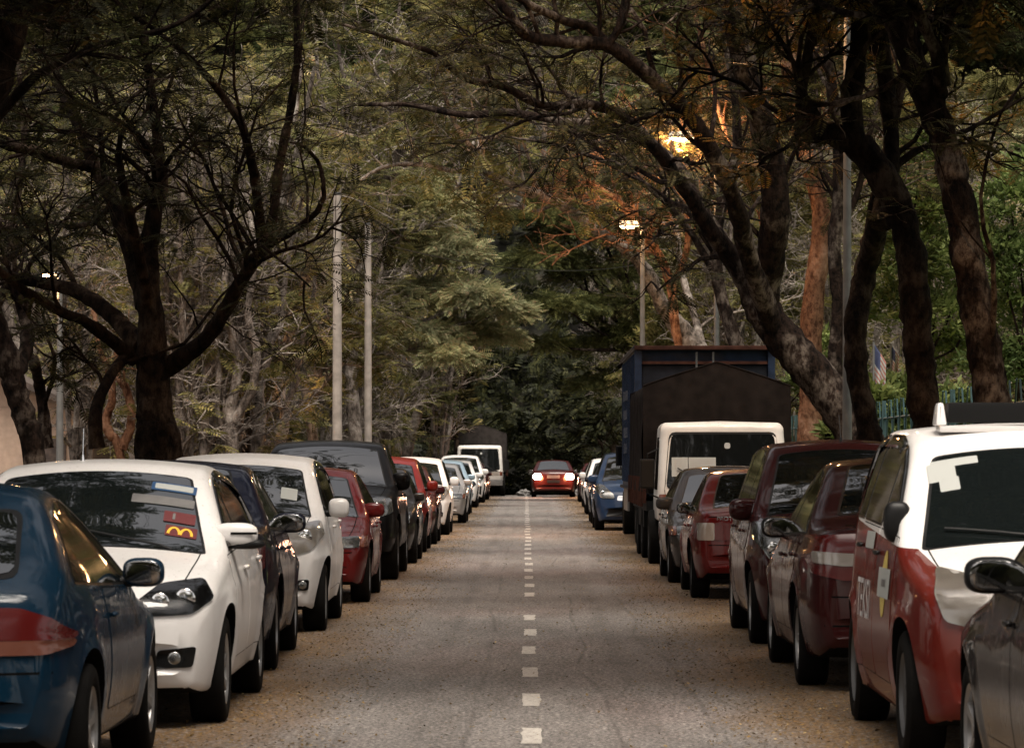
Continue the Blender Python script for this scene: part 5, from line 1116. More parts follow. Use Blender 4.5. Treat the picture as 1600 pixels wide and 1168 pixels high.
def cab_parts(root, W, D, z0, zb, H, rake, paint, y, papers=True):
    c = Cab(W, D, z0, zb, H, rake, paint); co = bpy.data.objects.new('cab', c.cabmesh()); COL.objects.link(co); co.parent = root; co.location = (0, y, 0)
    hw = W / 2; pp = lambda o: setattr(o, 'parent', co) or o
    c.patch([(-hw + .09, zb - .04), (hw - .09, zb - .04), (hw - .17, H - .13), (-hw + .17, H - .13)], 'F', .003, .09, .08, 5, 1).obj('windscreen_seal', M['trim'], co, 60)
    c.patch([(-hw + .12, zb + .07), (hw - .12, zb + .07), (hw - .20, H - .16), (-hw + .20, H - .16)], 'F', .007, .08, .08, 6, 2).obj('windscreen', M['cabglass'], co, 60)
    for sd in ('L', 'R'): c.patch([(.22, zb + .06), (D - .35, zb + .06), (D - .35, H - .2), (.30 + rake, H - .2)], sd, .006, .05, .08, 5, 1).obj('side_window', M['sideglass'], co, 60)
    for sg in (-1, 1):
        c.patch([(sg * (hw - .46), z0 + .20), (sg * (hw - .16), z0 + .20), (sg * (hw - .16), z0 + .36), (sg * (hw - .46), z0 + .36)], 'F', .006, .03, .08, 4, 1).obj('headlight', M['clearlens'], co, 60)
        c.patch([(sg * (hw - .14), z0 + .20), (sg * (hw - .03), z0 + .20), (sg * (hw - .03), z0 + .36), (sg * (hw - .14), z0 + .36)], 'F', .006, .02, .08, 4, 1).obj('turn_signal', M['orangelens'], co, 60)
        A = Acc(); x1 = sg * (hw + .14); A.tube([(sg * (hw - .02), -D / 2 + .10, zb - .05), (x1, -D / 2 - .06, zb + .02), (x1, -D / 2 - .06, zb + .55), (sg * (hw - .02), -D / 2 + .16, zb + .62)], .012, 6); ar = A.obj('mirror_arm', M['chassis'], co)
        A = Acc(); A.box((x1, -D / 2 - .06, zb + .28), (.20, .06, .40), bev=.025); A.obj('mirror', M['trim'], ar)
        A = Acc(); A.box((x1, -D / 2 - .026, zb + .28), (.165, .006, .36)); A.obj('mirror_glass', M['mirror'], ar)
        A = Acc(); pts = [(sg * (hw - .35) if k == 0 else sg * (hw - .35) * (1 - k) - .0, 0, 0) for k in (0, 1)]
    for (xa, xb) in ((.55, .08), (-.12, -.62)):
        A = Acc(); pts = []
        for q in np.linspace(0, 1, 8): l, nn = c.ray('F', xa + (xb - xa) * q, zb + .05 + .30 * q); pts.append(l + nn * .03)
        A.tube(pts, .010, 6); A.obj('wiper', M['trim'], co)
    A = Acc(); A.box((0, -D / 2 - .02, z0 - .07), (W * .98, .14, .24), bev=.03); A.obj('bumper', M['greypanel'], co, 40)
    c.patch([(-.42, z0 + .22), (.42, z0 + .22), (.42, z0 + .36), (-.42, z0 + .36)], 'F', .004, .02, .08, 4, 1).obj('grille', M['trim'], co, 60)
    if papers:
        for x0, x1 in ((-.70, -.48), (-.47, -.10)):
            c.patch([(x0, zb + .24), (x1, zb + .24), (x1, zb + .50), (x0, zb + .50)], 'F', .010, .005, .1, 3, 1).obj('paper_notice', M['paper'], co)
            A = Acc()
            for k in range(6): c.line([(x0 + .03, zb + .28 + .035 * k), (x1 - .04 - .03 * (k % 2), zb + .28 + .035 * k)], 'F', .005, .012, A)
            A.obj('printed_line', simple('faint_print', (.35, .34, .33), .8), co)
        c.patch([(.02, H - .36), (.10, H - .36), (.10, H - .28), (.02, H - .28)], 'F', .010, .03, .1, 3, 1).obj('round_sticker', M['paper'], co)
    return c, co
def dualwheels(root, W, ys, R=.38, tw=.22):
    for y in ys:
        for sg in (-1, 1): add_wheel(root, sg * (W / 2 - tw / 2 - .03), y, R, tw, sg, 5, 'steel')
def canopy_truck(name, label, loc, rz, group, W=2.08, y0=-3.6, y1=2.9, ze=2.48, zp=2.82, canv='canvas', cabW=1.80, cabH=1.96, axles=(-4.35, .7, 1.9), seed=4):
    """canvas-covered lorry, front towards -Y; root at the middle of the ground footprint"""
    root = empty(name, loc, rz, label, 'lorry', group); rng = np.random.default_rng(seed)
    cab_parts(root, cabW, 1.65, .62, .98, cabH, .26, 'white_old', y0 - .98)
    A = Acc(); A.box((0, (y0 + y1) / 2 - .4, .62), (.75, y1 - y0 + 1.6, .20)); A.box((0, (y0 + y1) / 2, .80), (W - .1, y1 - y0, .14)); 
    for sg in (-1, 1): A.box((sg * (W / 2 - .10), (y0 + y1) / 2 + .3, .60), (.05, (y1 - y0) * .5, .26))
    A.obj('chassis', M['chassis'], root, 30)
    A = Acc()
    for sg in (-1, 1):
        A.box((sg * (W / 2 - .02), (y0 + y1) / 2, 1.02), (.05, y1 - y0, .36))
        for k in range(7): A.box((sg * (W / 2 + .015), y0 + .2 + k * (y1 - y0 - .4) / 6, 1.0), (.04, .07, .42))
    A.obj('side_board', M['rust'], root, 30)
    # canvas: sections along y; sagging gable roof, wavy wrinkled walls
    ny, v, f = 60, [], []; hw = W / 2; prof = []
    for k in range(13): prof.append((1, k / 12))         # wall bottom..top
    for k in range(1, 14): prof.append((2, k / 13))      # eave..ridge
    full = [(1, a, b) for a, b in prof] + [(-1, a, b) for a, b in prof[-2::-1]]; n = len(full)
    bows = np.linspace(0, 1, 6)
    for i in range(ny + 1):
        q = i / ny; y = y0 + (y1 - y0) * q; sag = min(abs(q - b_) for b_ in bows) * 5 * 2; sag = min(1, sag)
        for s_, a, b in full:
            wr = .014 * math.sin(y * 9 + b * 5) + .010 * math.sin(y * 23 + b * 9 + s_)
            if a == 1: x = hw * (1.0 + (.0 if b > .1 else .01)) - .03 * sag * math.sin(b * math.pi) + wr; z = 1.0 + (ze - 1.0) * b
            else: x = hw * (1 - b); z = ze + (zp - ze) * (b ** .92) - .07 * sag * (1 - b) + wr * .6; 
            if a == 1 and b > .9: x -= .03 * (b - .9) / .1
            v.append((s_ * x, y, z))
    for i in range(ny):
        for j in range(n - 1): f.append((i * n + j, i * n + j + 1, (i + 1) * n + j + 1, (i + 1) * n + j))
    A = Acc(); A.add(v, f)
    for i, sg in ((0, -1), (ny, 1)):   # end walls, with hanging folds
        ends = [np.array(v[i * n + j]) for j in range(n)]; m = 9; vv = []; ff = []
        nx2 = 30
        def topz(x): 
            t = 1 - abs(x) / hw; return ze + (zp - ze) * (max(0, t) ** .92)
        for a in range(nx2 + 1):
            x = -hw + 2 * hw * a / nx2
            for b in range(m + 1):
                t = b / m; fold = .06 * math.sin(t * math.pi * .9) + .035 * math.sin(x * 8 + t * 3) * (1 - t) + .06 * max(0, math.sin(abs(x) * 11 - t * 7)) * t * (1 - t) * 2
                vv.append((x * (1 - .0 * t), (y0 if i == 0 else y1) + sg * fold, .98 + (topz(x) - .98) * t))
        for a in range(nx2):
            for b in range(m): ff.append((a * (m + 1) + b, (a + 1) * (m + 1) + b, (a + 1) * (m + 1) + b + 1, a * (m + 1) + b + 1))
        A.add(vv, ff)
        e = [(x, (y0 if i == 0 else y1) + sg * .02, topz(x) + .01) for x in np.linspace(-hw, hw, 25)]; A.tube(e, .010, 6)
    co = A.obj('canvas_cover', M[canv], root, 70)
    dualwheels(root, W - .06, axles); dualwheels(root, W - .55, axles[1:])
    return root
T1 = canopy_truck('canopy_truck', 'white-cabbed lorry under a brown canvas cover, in front of the blue box lorry', (2.66, 55.0, 0), 0, None, axles=(-4.1, -1.0, 1.2))
T2 = canopy_truck('canopy_truck', 'small far white lorry with a peaked grey canvas cover ending the left row', (-1.92, 150.0, 0), 0, None, canv='canvas_grey', W=2.12, y0=-3.6, ze=2.48, zp=2.86, cabW=1.86, cabH=2.02, axles=(-4.1, 1.2), seed=8)
# blue box lorry facing away
def box_lorry(name, label, loc):
    root = empty(name, loc, math.pi, label, 'lorry'); W, y0, y1, z0, z1 = 2.34, -3.2, 5.6, .95, 3.36   # rear doors at +y (towards the camera after the turn)
    A = Acc(); A.box((0, (y0 + y1) / 2, (z0 + z1) / 2), (W - .04, y1 - y0 - .1, z1 - z0 - .04))
    for sg in (-1, 1):
        for k in range(12): A.box((sg * (W / 2 - .012), y0 + .4 + k * (y1 - y0 - .8) / 11, (z0 + z1) / 2), (.03, .05, z1 - z0 - .2))
    bx = A.obj('box_body', M['boxblue'], root, 30)
    A = Acc()
    for sg in (-1, 1): A.box((sg * (W / 2 - .05), y1, (z0 + z1) / 2), (.12, .10, z1 - z0 - .15), bev=.01)
    A.box((0, y1, z0 + .05), (W, .11, .12), bev=.01)
    A.obj('door_frame', M['boxblue'], root, 30)
    A = Acc(); A.box((0, y1 + .02, z1 - .03), (W + .02, .16, .07), bev=.01); A.box((0, y1 + .01, z1 - .28), (W - .24, .06, .05))
    A.obj('top_rail', M['rust'], root, 30)
    for sg in (-1, 1):
        A = Acc(); A.box((sg * (W / 4 - .04), y1 - .03, (z0 + z1) / 2 - .12), (W / 2 - .16, .05, z1 - z0 - .42), bev=.01); d = A.obj('rear_door', M['boxdark'], root, 30)
        A = Acc(); A.tube([(sg * .14, y1 + .03, z0 + .1), (sg * .14, y1 + .03, z1 - .1)], .02, 8)
        for z in (1.6, 2.4): A.box((sg * .14, y1 + .03, z), (.09, .05, .06))
        A.obj('lock_rod', M['steel'], d, 40)
    A = Acc()
    for sg in (-1, 1): A.tube([(sg * (W / 2), y0, z1 - .02), (sg * (W / 2), y1, z1 - .02)], .035, 8); A.tube([(sg * (W / 2), y0, z0), (sg * (W / 2), y1, z0)], .035, 8)
    A.obj('edge_rail', M['boxdark'], root, 40)
    A = Acc(); A.box((0, (y0 + y1) / 2 - .6, .74), (.8, y1 - y0 + 1.6, .2)); A.obj('chassis', M['chassis'], root)
    for sg in (-1, 1): A = Acc(); A.box((sg * (W / 2 - .04), -1.2, .72), (.04, 2.6, .42), bev=.01); A.obj('side_guard', M['greypanel'], root)
    # faint painted lettering on the long side, too worn to read as words
    for sg in (-1, 1):
        A = Acc(); r = random.Random(5)
        for row, (z, n) in enumerate(((2.62, 9), (2.28, 7), (1.95, 8), (1.66, 6))):
            for k in range(n):
                yy = -1.6 + k * .34 + row * .1; A.box((sg * (W / 2 + .006), yy, z), (.006, .035, .17)); 
                if r.random() < .7: A.box((sg * (W / 2 + .006), yy + .07, z + r.choice([-.08, 0, .08])), (.006, .12, .03))
        A.obj('faded_lettering', M['fadedprint'], bx)
    cab_parts(root, 2.0, 1.7, .70, 1.25, 2.35, .22, 'carblue', y0 - 1.0, papers=False)
    dualwheels(root, W - .05, (-4.3, 3.9), .43, .24); dualwheels(root, W - .60, (3.9,), .43, .24)
    return root
BL = box_lorry('box_lorry', 'tall dark blue box lorry with rusty top rail behind the brown canvas cover', (2.97, 66.9, 0))

# ---------------------------------------------------------------- cars
GL, GR = 'cars parked nose to tail in the left row', 'cars parked nose to tail in the right row'
def park(nm, label, sp, side, front_d, edge, paint, away=False, detail=2, yaw=0, **o):
    """front_d: distance of the end that faces the camera; edge: x of the road-side flank"""
    s = S[sp]; x = edge + (-s['W'] / 2 if side < 0 else s['W'] / 2); return make_car(nm, label, s, (x, front_d + s['L'] / 2, 0), (math.pi if away else 0) + rad(yaw), GL if side < 0 else GR, detail, paint=paint, **o)
S['coupe']['lights'][1] = ('tail', 'B', [(.26,.70),(.30,.79),(.44,.835),(.60,.83),(.72,.79),(.795,.72),(.79,.70)], .012); S['coupe']['lights'][2] = ('turn', 'B', [(.27,.635),(.27,.695),(.79,.70),(.79,.67),(.70,.64)], .012)
park('parked_coupe', 'blue three-door coupe with rounded tail lamp at the lower left corner', 'coupe', -1, 15.0, -1.86, 'blue', away=True, mirrormat=M['blue'], wipers=False)
h1, hc, hb = park('parked_hatchback', 'large white hatchback with stickers on its windscreen, nearest white car on the left', 'hatch', -1, 19.4, -1.655, 'white', visor=True, antenna=(-.16, 2.42, .19, .25), antmat='chrome', mirror_z=1.02, rimkind='alloy')
park('parked_sedan', 'dark navy sedan facing away, wedged between the two near white hatchbacks', 'sedan', -1, 24.2, -1.74, 'navy', away=True, yaw=.8)
m1, mc, mb = park('parked_hatchback', 'second white hatchback on the left with a pale square sticker low in its windscreen', 'myvi', -1, 30.3, -1.70, 'white', visor=True)
park('parked_sedan', 'red sedan with angular headlights between the white hatchback and the black pickup', 'wira', -1, 36.4, -1.60, 'red')
park('parked_pickup', 'tall black pickup truck with big chrome-eyed headlights in the left row', 'pickup', -1, 43.3, -1.56, 'black', mirrormat=M['black'], cat='pickup')
park('parked_hatchback', 'small dark grey hatchback with a black mirror just behind the black pickup', 'oldhatch', -1, 50.2, -1.54, 'darkgrey', detail=1)
park('parked_hatchback', 'bright red small hatchback, first red car behind the pickup', 'myvi', -1, 56.6, -1.58, 'brightred', detail=1)
park('parked_sedan', 'maroon sedan in front of the distant white hatchback in the left row', 'wira', -1, 61.8, -1.55, 'maroon', detail=1)
park('parked_hatchback', 'distant white rounded hatchback with round fog lamps behind the red cars', 'myvi', -1, 69.8, -1.50, 'white', detail=1)
park('parked_sedan', 'silver sedan with an amber corner lamp behind the distant white hatchback', 'wira', -1, 82.7, -1.40, 'silver', detail=1)
park('parked_sedan', 'pale blue sedan behind the silver sedan in the left row', 'sedan', -1, 96.0, -1.52, 'paleblue', detail=1)
park('parked_hatchback', 'tiny white hatchback just behind the pale blue sedan', 'hatch', -1, 110.0, -1.52, 'white', detail=1)
park('parked_mpv', 'tiny white people carrier second from the far canopy truck', 'mpv', -1, 122.0, -1.46, 'white', detail=1)
park('parked_sedan', 'tiny maroon car directly in front of the far canopy truck', 'wira', -1, 132.0, -1.42, 'maroon', detail=1)
# right row
park('parked_sedan', 'dark grey car cut off by the lower right corner of the picture', 'sedan', 1, 11.9, 1.86, 'darkgrey', away=True, mirrormat=M['trim'])
Av = S['avanza']; Av['belt'] = [(0, .94), (1.0, 1.05), (2.5, 1.10), (4.15, 1.13)]; Av['roof0'] = 1.72
Av['top'] = [(0,.52),(.02,.64),(.06,.78),(.18,.88),(.5,.95),(.82,1.015),(.98,1.05),(1.4,1.32),(1.72,1.515),(1.95,1.59),(2.4,1.645),(3.3,1.65),(3.8,1.59),(4.0,1.32),(4.08,1.05),(4.13,.8),(4.15,.5)]
def redpart(p):
    t = p.y + 4.15 / 2; hwid = .85
    if t < .98 + .1: return not (abs(p.x) < .68 and p.z > .72) and p.z < 1.04
    return p.z < .94 + .16 * min(1, t / 2.5)
tx, tc, tb = park('parked_taxi', 'red and white taxi people carrier with a roof sign, nearest large car on the right', 'avanza', 1, 16.95, 1.80, 'taxibody', paintpillar=True, visor=True, mirrormat=M['trim'], handlemat=M['trim'], cat='taxi')
park('parked_sedan', 'glossy maroon sedan showing its wide tail lamp behind the taxi', 'maroonsedan', 1, 22.5, 1.72, 'maroon', away=True, mirrormat=M['trim'])
park('parked_mpv', 'maroon people carrier facing the camera with a wiper-like roof aerial', 'mpv', 1, 28.05, 1.74, 'maroon')
oh, oc, ob = park('parked_hatchback', 'small old red hatchback seen from behind next to the grey sedan', 'oldhatch', 1, 37.5, 1.70, 'red', away=True, mirrormat=M['trim'])
park('parked_sedan', 'dusty grey old sedan facing the camera below the canvas-covered lorry', 'wira', 1, 42.2, 1.64, 'grey', mirrormat=M['grey'])
park('parked_sedan', 'mid blue car with a square headlight just beyond the blue box lorry', 'mpv', 1, 74.2, 1.36, 'carblue', detail=1)
park('parked_hatchback', 'dark blue hatchback behind the mid blue car in the right row', 'hatch', 1, 82.5, 1.42, 'navy', detail=1)
park('parked_hatchback', 'white hatchback far down the right row behind the dark blue one', 'myvi', 1, 96.0, 1.52, 'white', detail=1)
park('parked_sedan', 'silver sedan far down the right row beyond the white hatchback', 'sedan', 1, 110.0, 1.66, 'silver', detail=1)
park('parked_sedan', 'maroon sedan farthest down the right row', 'wira', 1, 124.0, 1.72, 'maroon', detail=1)
fr, fc, fb = make_car('stopped_car', 'dark red car with glowing brake lamps standing on the road at the far end', S['farcar'], (.98, 140.5 + 2.25, 0), math.pi, None, 1, paint='maroon', wipers=False)
A = Acc(); A.add(*ellipsoid((0, 4.5 / 2 - .95, 1.12), (.14, .03, .035))); A.obj('brake_light', M['litcore'], fr, 60)
l, nn = fc.ray('B', 0, .80); A = Acc(); A.box((0, l.y + .02, .80), (.50, .02, .12)); A.obj('number_plate', M['greypanel'], fr)
for sg in (-1, 1):
    l, nn = fc.ray('B', sg * .62, .80); A = Acc(); A.add(*ellipsoid((sg * .62, l.y + .03, .80), (.17, .04, .12))); A.obj('lamp_bulb', M['litcore'], fr, 60)
    pl = bpy.data.lights.new('brake_glow', 'POINT'); pl.energy = 30; pl.color = (1, .30, .12); pl.shadow_soft_size = .12; po = bpy.data.objects.new('brake_glow', pl); COL.objects.link(po); po.parent = fr; po.location = (sg * .62, l.y + .35, .80)
# stickers on the nearest white hatchback's windscreen
def sticker(c, par, pts, mat, nm, mode='FD', off=.009): return c.patch(pts, mode, off, .008, .05, 3, 1, skirt=False).obj(nm, M[mat], par)
def wsq(c, x0, x1, t0, t1): return [(x0, t0), (x1, t0), (x1, t1), (x0, t1)]
for (x0, x1, t0, t1, mat, nm) in ((.34, .56, 1.77, 1.83, 'paper', 'season_sticker'), (.22, .58, 1.60, 1.69, 'greypanel', 'pale_strip_sticker'), (.42, .60, 1.44, 1.54, 'sticker_red', 'red_sticker'), (.47, .485, 1.46, 1.52, 'greypanel', 'sticker_print'), (.44, .62, 1.31, 1.41, 'sticker_red', 'restaurant_sticker')):
    sticker(hc, h1, wsq(hc, x0, x1, t0, t1), mat, nm, 'T', .012 if 'print' in nm else .009)
sticker(hc, h1, wsq(hc, .32, .58, 1.755, 1.845), 'sticker_blue', 'sticker_border', 'T', .0075)
A = Acc()   # yellow double arch on the red sticker
for x0 in (.490, .560):
    pts = [(x0 - .032 * math.cos(a), 1.325 + .062 * math.sin(a)) for a in np.linspace(0, math.pi, 13)]; hc.line(pts, 'T', .016, .012, A, step=.5)
A.obj('sticker_logo', simple('yellow_logo', (.75, .42, .03), .5), h1)
for (c_, r_, sts) in ((mc, m1, ((.40, .54, 1.12, 1.26),)), (tc, tx, ((-.62, -.48, 1.50, 1.64), (-.60, -.36, 1.60, 1.66), (-.57, -.47, 1.42, 1.52), (-.10, .12, 1.58, 1.65)))):
    for q in sts: sticker(c_, r_, wsq(c_, *q), 'paper', 'permit_sticker', 'T')
# taxi door markings, on its road side
def sidetext(c, par, s, t, z, size, side='L', mat='whiteprint', nm='door_lettering', stretch=1.0, off=.007):
    me = textmesh(s, size, 0.0); sg = -1 if side == 'L' else 1
    for v in me.vertices:
        a = t + (-v.co.x if side == 'L' else v.co.x) * stretch * (1); l, nn = c.ray(side, a, z + v.co.y); p = l + nn * off; v.co = p
    return link(nm, me, M[mat], par)
sidetext(tc, tx, 'TEKSI', 2.62, .70, .30, stretch=.95)
sidetext(tc, tx, 'TEKSI', 2.62, .70, .30, 'R', stretch=.95)
for sd in ('L', 'R'):
    el = [(1.60 + .13 * math.cos(a), .82 + .17 * math.sin(a)) for a in np.linspace(0, 2 * math.pi, 24, endpoint=False)]
    tc.patch(el, sd, .006, .002, .05, 3, 1, skirt=False).obj('round_emblem', M['yellowprint'], tx)
    tc.patch([(1.30, .75), (1.86, .75), (1.86, .90), (1.30, .90)], sd, .009, .004, .05, 3, 1, skirt=False).obj('door_notice', M['paper'], tx)
    A = Acc(); tc.line([(1.48, .825), (1.68, .825)], sd, .035, .0105, A); A.obj('notice_print', M['greypanel'], tx)
    tc.patch([(2.28, .98), (2.72, .98), (2.72, 1.07), (2.28, 1.07)], sd, .009, .004, .05, 3, 1, skirt=False).obj('door_notice', M['paper'], tx)
# dark slot and lower shell on the white hatchback's mirrors
for sg in (-1, 1):
    A = Acc(); A.add(*ellipsoid((sg * (1.70 / 2 + .03), 1.52 - 2.05, .968), (.12, .055, .03), 2.6)); A.obj('mirror_base', M['trim'], h1, 60)
    A = Acc(); A.box((sg * (1.70 / 2 + .03), 1.52 - 2.05 - .064, 1.03), (.15, .012, .014)); A.obj('mirror_lamp', M['darkhouse'], h1)
# taxi roof sign
l, nn = tc.ray('T', 0, 2.05); A = Acc(); A.box((0, l.y + .06, l.z + .002), (1.02, .20, .035), bev=.012); rs_ = A.obj('roof_sign', M['white'], tx, 40)
for sg in (-1, 1): A = Acc(); A.box((sg * .50, l.y + .06, l.z + .08), (.06, .20, .12), taper=.55, bev=.02); A.obj('sign_end_cap', M['white'], rs_, 40)
A = Acc(); A.box((0, l.y + .06, l.z + .088), (.93, .17, .105), bev=.015); A.obj('sign_panel', M['trim'], rs_, 40)
# maker's word on the old red hatchback's tail garnish
me = textmesh('PROTON', .062, 0.0)
for v in me.vertices: l, nn = oc.ray('B', -v.co.x + .45, .84 + v.co.y); v.co = l + nn * .004
link('boot_lettering', me, M['lamphouse'], oh)
# side step of the pickup is part of the frame below its doors
# ---------------------------------------------------------------- poles and street lamps
M['concrete'] = simple('weathered_concrete', (0.27, 0.24, 0.21), 0.9, var=.2)
M['galv'] = simple('galvanised_steel', (0.13, 0.13, 0.125), 0.6, metal=.3, var=.15)
M['lampglow'] = simple('sodium_lamp_glow', (1, .6, .3), emit=(1.0, 0.50, 0.20), es=60)
M['lampwhite'] = simple('lamp_head_shell', (0.55, 0.55, 0.50), 0.4)
for (px, py, d, w_, lab) in ((527, 305, 62, 14.5, 'thicker concrete pole on the left, nearer of the two bare poles'), (575, 352, 67, 11.5, 'thinner concrete pole, farther of the two bare poles')):
    p = P(px, py, d); r = w_ * d / F / 2; A = Acc(); A.tube([(0, 0, -.1), (0, 0, p[2] * .5), (0, 0, p[2])], [r * 1.12, r, r * .86], 16)
    root = empty('concrete_pole', (p[0], d, 0), 0, lab, 'pole', 'bare concrete poles beside the road'); A.obj('shaft', M['concrete'], root, 60)
    A = Acc(); A.tube([(0, 0, p[2]), (0, 0, p[2] + .05)], r * .9, 16); 
    for k in range(4): A.tube([(-r * 1.3, 0, p[2] - .3 - k * .25), (r * 1.3, 0, p[2] - .3 - k * .25)], .012, 6)
    A.obj('pole_bolt', M['steel'], root, 60)
def street_lamp(label, x, y, H, arm, energy, bs=1.0, headvis=True, lean=0.0, col=(1.0, .52, .22)):
    root = empty('street_lamp', (x, y, 0), 0, label, 'street lamp', 'street lamps among the trees'); A = Acc()
    A.tube([(0, 0, -.1), (0, 0, 1.2), (0, 0, H)], [.075, .065, .042], 12); A.obj('pole', M['galv'], root, 60)
    A = Acc(); A.tube([(0, 0, H - .05), (arm * .5, 0, H + .10), (arm, 0, H + .12)], [.035, .03, .028], 8); A.obj('arm', M['galv'], root, 60)
    A = Acc(); A.box((arm + (.18 * bs if arm > 0 else -.18 * bs), 0, H + .08 + .07 * bs), (.50 * bs, .22 * bs, .13 * bs), taper=.8, bev=.04); hd = A.obj('lamp_head', M['lampwhite'], root, 50)
    A = Acc(); A.add(*ellipsoid((arm + (.18 if arm > 0 else -.18), 0, H + .075), (.17 * bs, .085 * bs, .05 * bs), 2.0)); A.obj('lamp_bulb', M['lampglow'], hd, 60)
    pl = bpy.data.lights.new('lamp_light', 'POINT'); pl.energy = energy; pl.color = col; pl.shadow_soft_size = .12
    po = bpy.data.objects.new('lamp_light', pl); COL.objects.link(po); po.parent = root; po.location = (arm + (.18 if arm > 0 else -.18), 0, H - .1); return root
street_lamp('far street lamp with a pale head and orange glow above the blue lorry', 2.30, 73.3, 6.05, -.12, 60, .85)
street_lamp('street lamp glaring white and orange through the branches on the right', 3.75, 72.5, 7.75, -.55, 700)
street_lamp('street lamp whose grey pole stands behind the black forked tree', 4.2, 48, 8.0, -.9, 260)
street_lamp('street lamp just outside the right edge beside the taxi', 4.6, 28.5, 7.4, -1.2, 1700)
street_lamp('small bright street lamp among the thin trunks on the left', -6.2, 72, 4.15, -.25, 380, .9)
street_lamp('thin dark street lamp pole in front of the pale house', -7.7, 60, 4.4, -.05, 60, .4)
# ---------------------------------------------------------------- house and wall at the left
M['render'] = simple('pale_house_render', (0.36, 0.27, 0.21), 0.9, var=.12); M['rooftile'] = simple('dark_roof_tiles', (0.06, 0.045, 0.038), 0.85, var=.35)
hr = empty('house', (-13.6, 90, 0), 0, 'pale rendered house with a dark low roof at the left edge behind the trunks', 'house')
A = Acc(); A.box((0, 0, 1.25), (6.4, 7, 2.9)); A.obj('wall', M['render'], hr)
A = Acc(); v = [(-3.9, -4, 2.55), (3.9, -4, 2.05), (3.9, 4, 2.05), (-3.9, 4, 2.55), (-3.9, -4, 2.72), (3.9, -4, 2.2), (3.9, 4, 2.2), (-3.9, 4, 2.72), (0, -4, 3.9), (0, 4, 3.9)]
A.add([(-3.9, -4, 2.2), (0, -4, 3.9), (3.9, -4, 2.2), (3.9, -4, 2.35), (0, -4, 4.05), (-3.9, -4, 2.35), (-3.9, 4, 2.2), (0, 4, 3.9), (3.9, 4, 2.2), (3.9, 4, 2.35), (0, 4, 4.05), (-3.9, 4, 2.35)],
      [(0, 1, 4, 5), (1, 2, 3, 4), (6, 11, 10, 7), (7, 10, 9, 8), (5, 4, 10, 11), (4, 3, 9, 10), (0, 6, 7, 1), (1, 7, 8, 2), (0, 5, 11, 6), (2, 8, 9, 3)]); A.obj('roof', M['rooftile'], hr)
A = Acc(); A.add([(-3.2, -3.5, 2.69), (3.2, -3.5, 2.69), (0, -3.5, 3.9)], [(0, 1, 2)]); A.add([(-3.2, 3.5, 2.69), (3.2, 3.5, 2.69), (0, 3.5, 3.9)], [(0, 2, 1)]); A.obj('gable', M['render'], hr)
for x in (-1.6, .4): A = Acc(); A.box((x, -3.52, 1.5), (.9, .08, 1.0)); wo = A.obj('window', M['sideglass'], hr); A = Acc(); [A.box((x + q, -3.56, 1.5), (.06, .05, 1.06)) for q in (-.45, 0, .45)]; A.obj('window_frame', M['trim'], wo)
A = Acc(); A.box((2.2, -3.53, .95), (.9, .08, 2.0), bev=.01); A.obj('door', M['rooftile'], hr)
A = Acc(); rr = random.Random(2)
for k in range(26):
    for j in range(5): A.box((-14.5 + k * .36 + (j % 2) * .18, 78, .12 + j * .22), (.34, .28 + rr.random() * .05, .20), bev=.02)
tag(A.obj('stone_wall', simple('dark_stone', (.10, .075, .055), .95, var=.35), None, 40), 'low dark stone wall behind the parked white car roof on the left', 'wall')
# ---------------------------------------------------------------- lattice fence, flags on the right
M['fence'] = simple('blue_green_fence_paint', (0.025, 0.06, 0.065), 0.5)
fx = 6.05; fe = empty('lattice_fence', (fx, 62, 0), 0, 'blue-green metal lattice fence behind the dark trunks on the right', 'fence'); 
for k in range(13):
    A = Acc(); A.box((0, -30 + k * 5, 1.2), (.07, .07, 2.5)); A.obj('post', M['fence'], fe)
A = Acc()
for z in (.25, 2.15): A.tube([(0, -30, z), (0, 30, z)], .022, 6)
for k in range(-30, 30):
    A.tube([(.02, k, .25), (.02, k + 1.0, 2.45)], .013, 4); A.tube([(-.02, k + 1.0, .25), (-.02, k, 2.45)], .013, 4); A.tube([(0, k + .5, .1), (0, k + .5, 2.15)], .010, 4)
A.obj('lattice', M['fence'], fe)
A = Acc(); A.add([(6.6, 30, .02), (30, 30, .02), (30, 140, .02), (6.6, 140, .02)], [(0, 1, 2, 3)]); tag(A.obj('lawn', simple('lawn', (.14, .17, .05), .95, var=.35)), kind='structure')
def flag(label, px, pytop, d, H):
    p = P(px, pytop, d); root = empty('flag', (p[0], d, 0), 0, label, 'flag', 'striped flags on short poles'); A = Acc(); A.tube([(0, 0, 0), (0, 0, p[2] + .05)], .02, 8); A.obj('flag_pole', M['galv'], root, 60)
    n, m = 14, 14; Acs = {}
    me = bpy.data.meshes.new('cloth'); v = []; f = []; mi = []
    for j in range(m + 1):
        for i in range(n + 1):
            a, b = i / n, j / m; v.append((a * .22 * H * (1 - .15 * b) + .02, .05 * math.sin(a * 9 + b * 2) * (.3 + b), p[2] - b * H * .72 - a * .34 * H))
    for j in range(m):
        for i in range(n): f.append((j * (n + 1) + i, j * (n + 1) + i + 1, (j + 1) * (n + 1) + i + 1, (j + 1) * (n + 1) + i)); mi.append(2 if (j < 7 and i < 7) else (j % 2))
    me.from_pydata(v, [], f); me.materials.append(M['sticker_red2']); me.materials.append(M['paper']); me.materials.append(M['flagblue']); me.polygons.foreach_set('material_index', mi); me.polygons.foreach_set('use_smooth', [True] * len(f))
    o = bpy.data.objects.new('cloth', me); COL.objects.link(o); o.parent = root; mdf = o.modifiers.new('s', 'SOLIDIFY'); mdf.thickness = .004
M['sticker_red2'] = simple('flag_red', (.28, .12, .10), .8); M['flagblue'] = simple('flag_blue', (.03, .04, .09), .8)
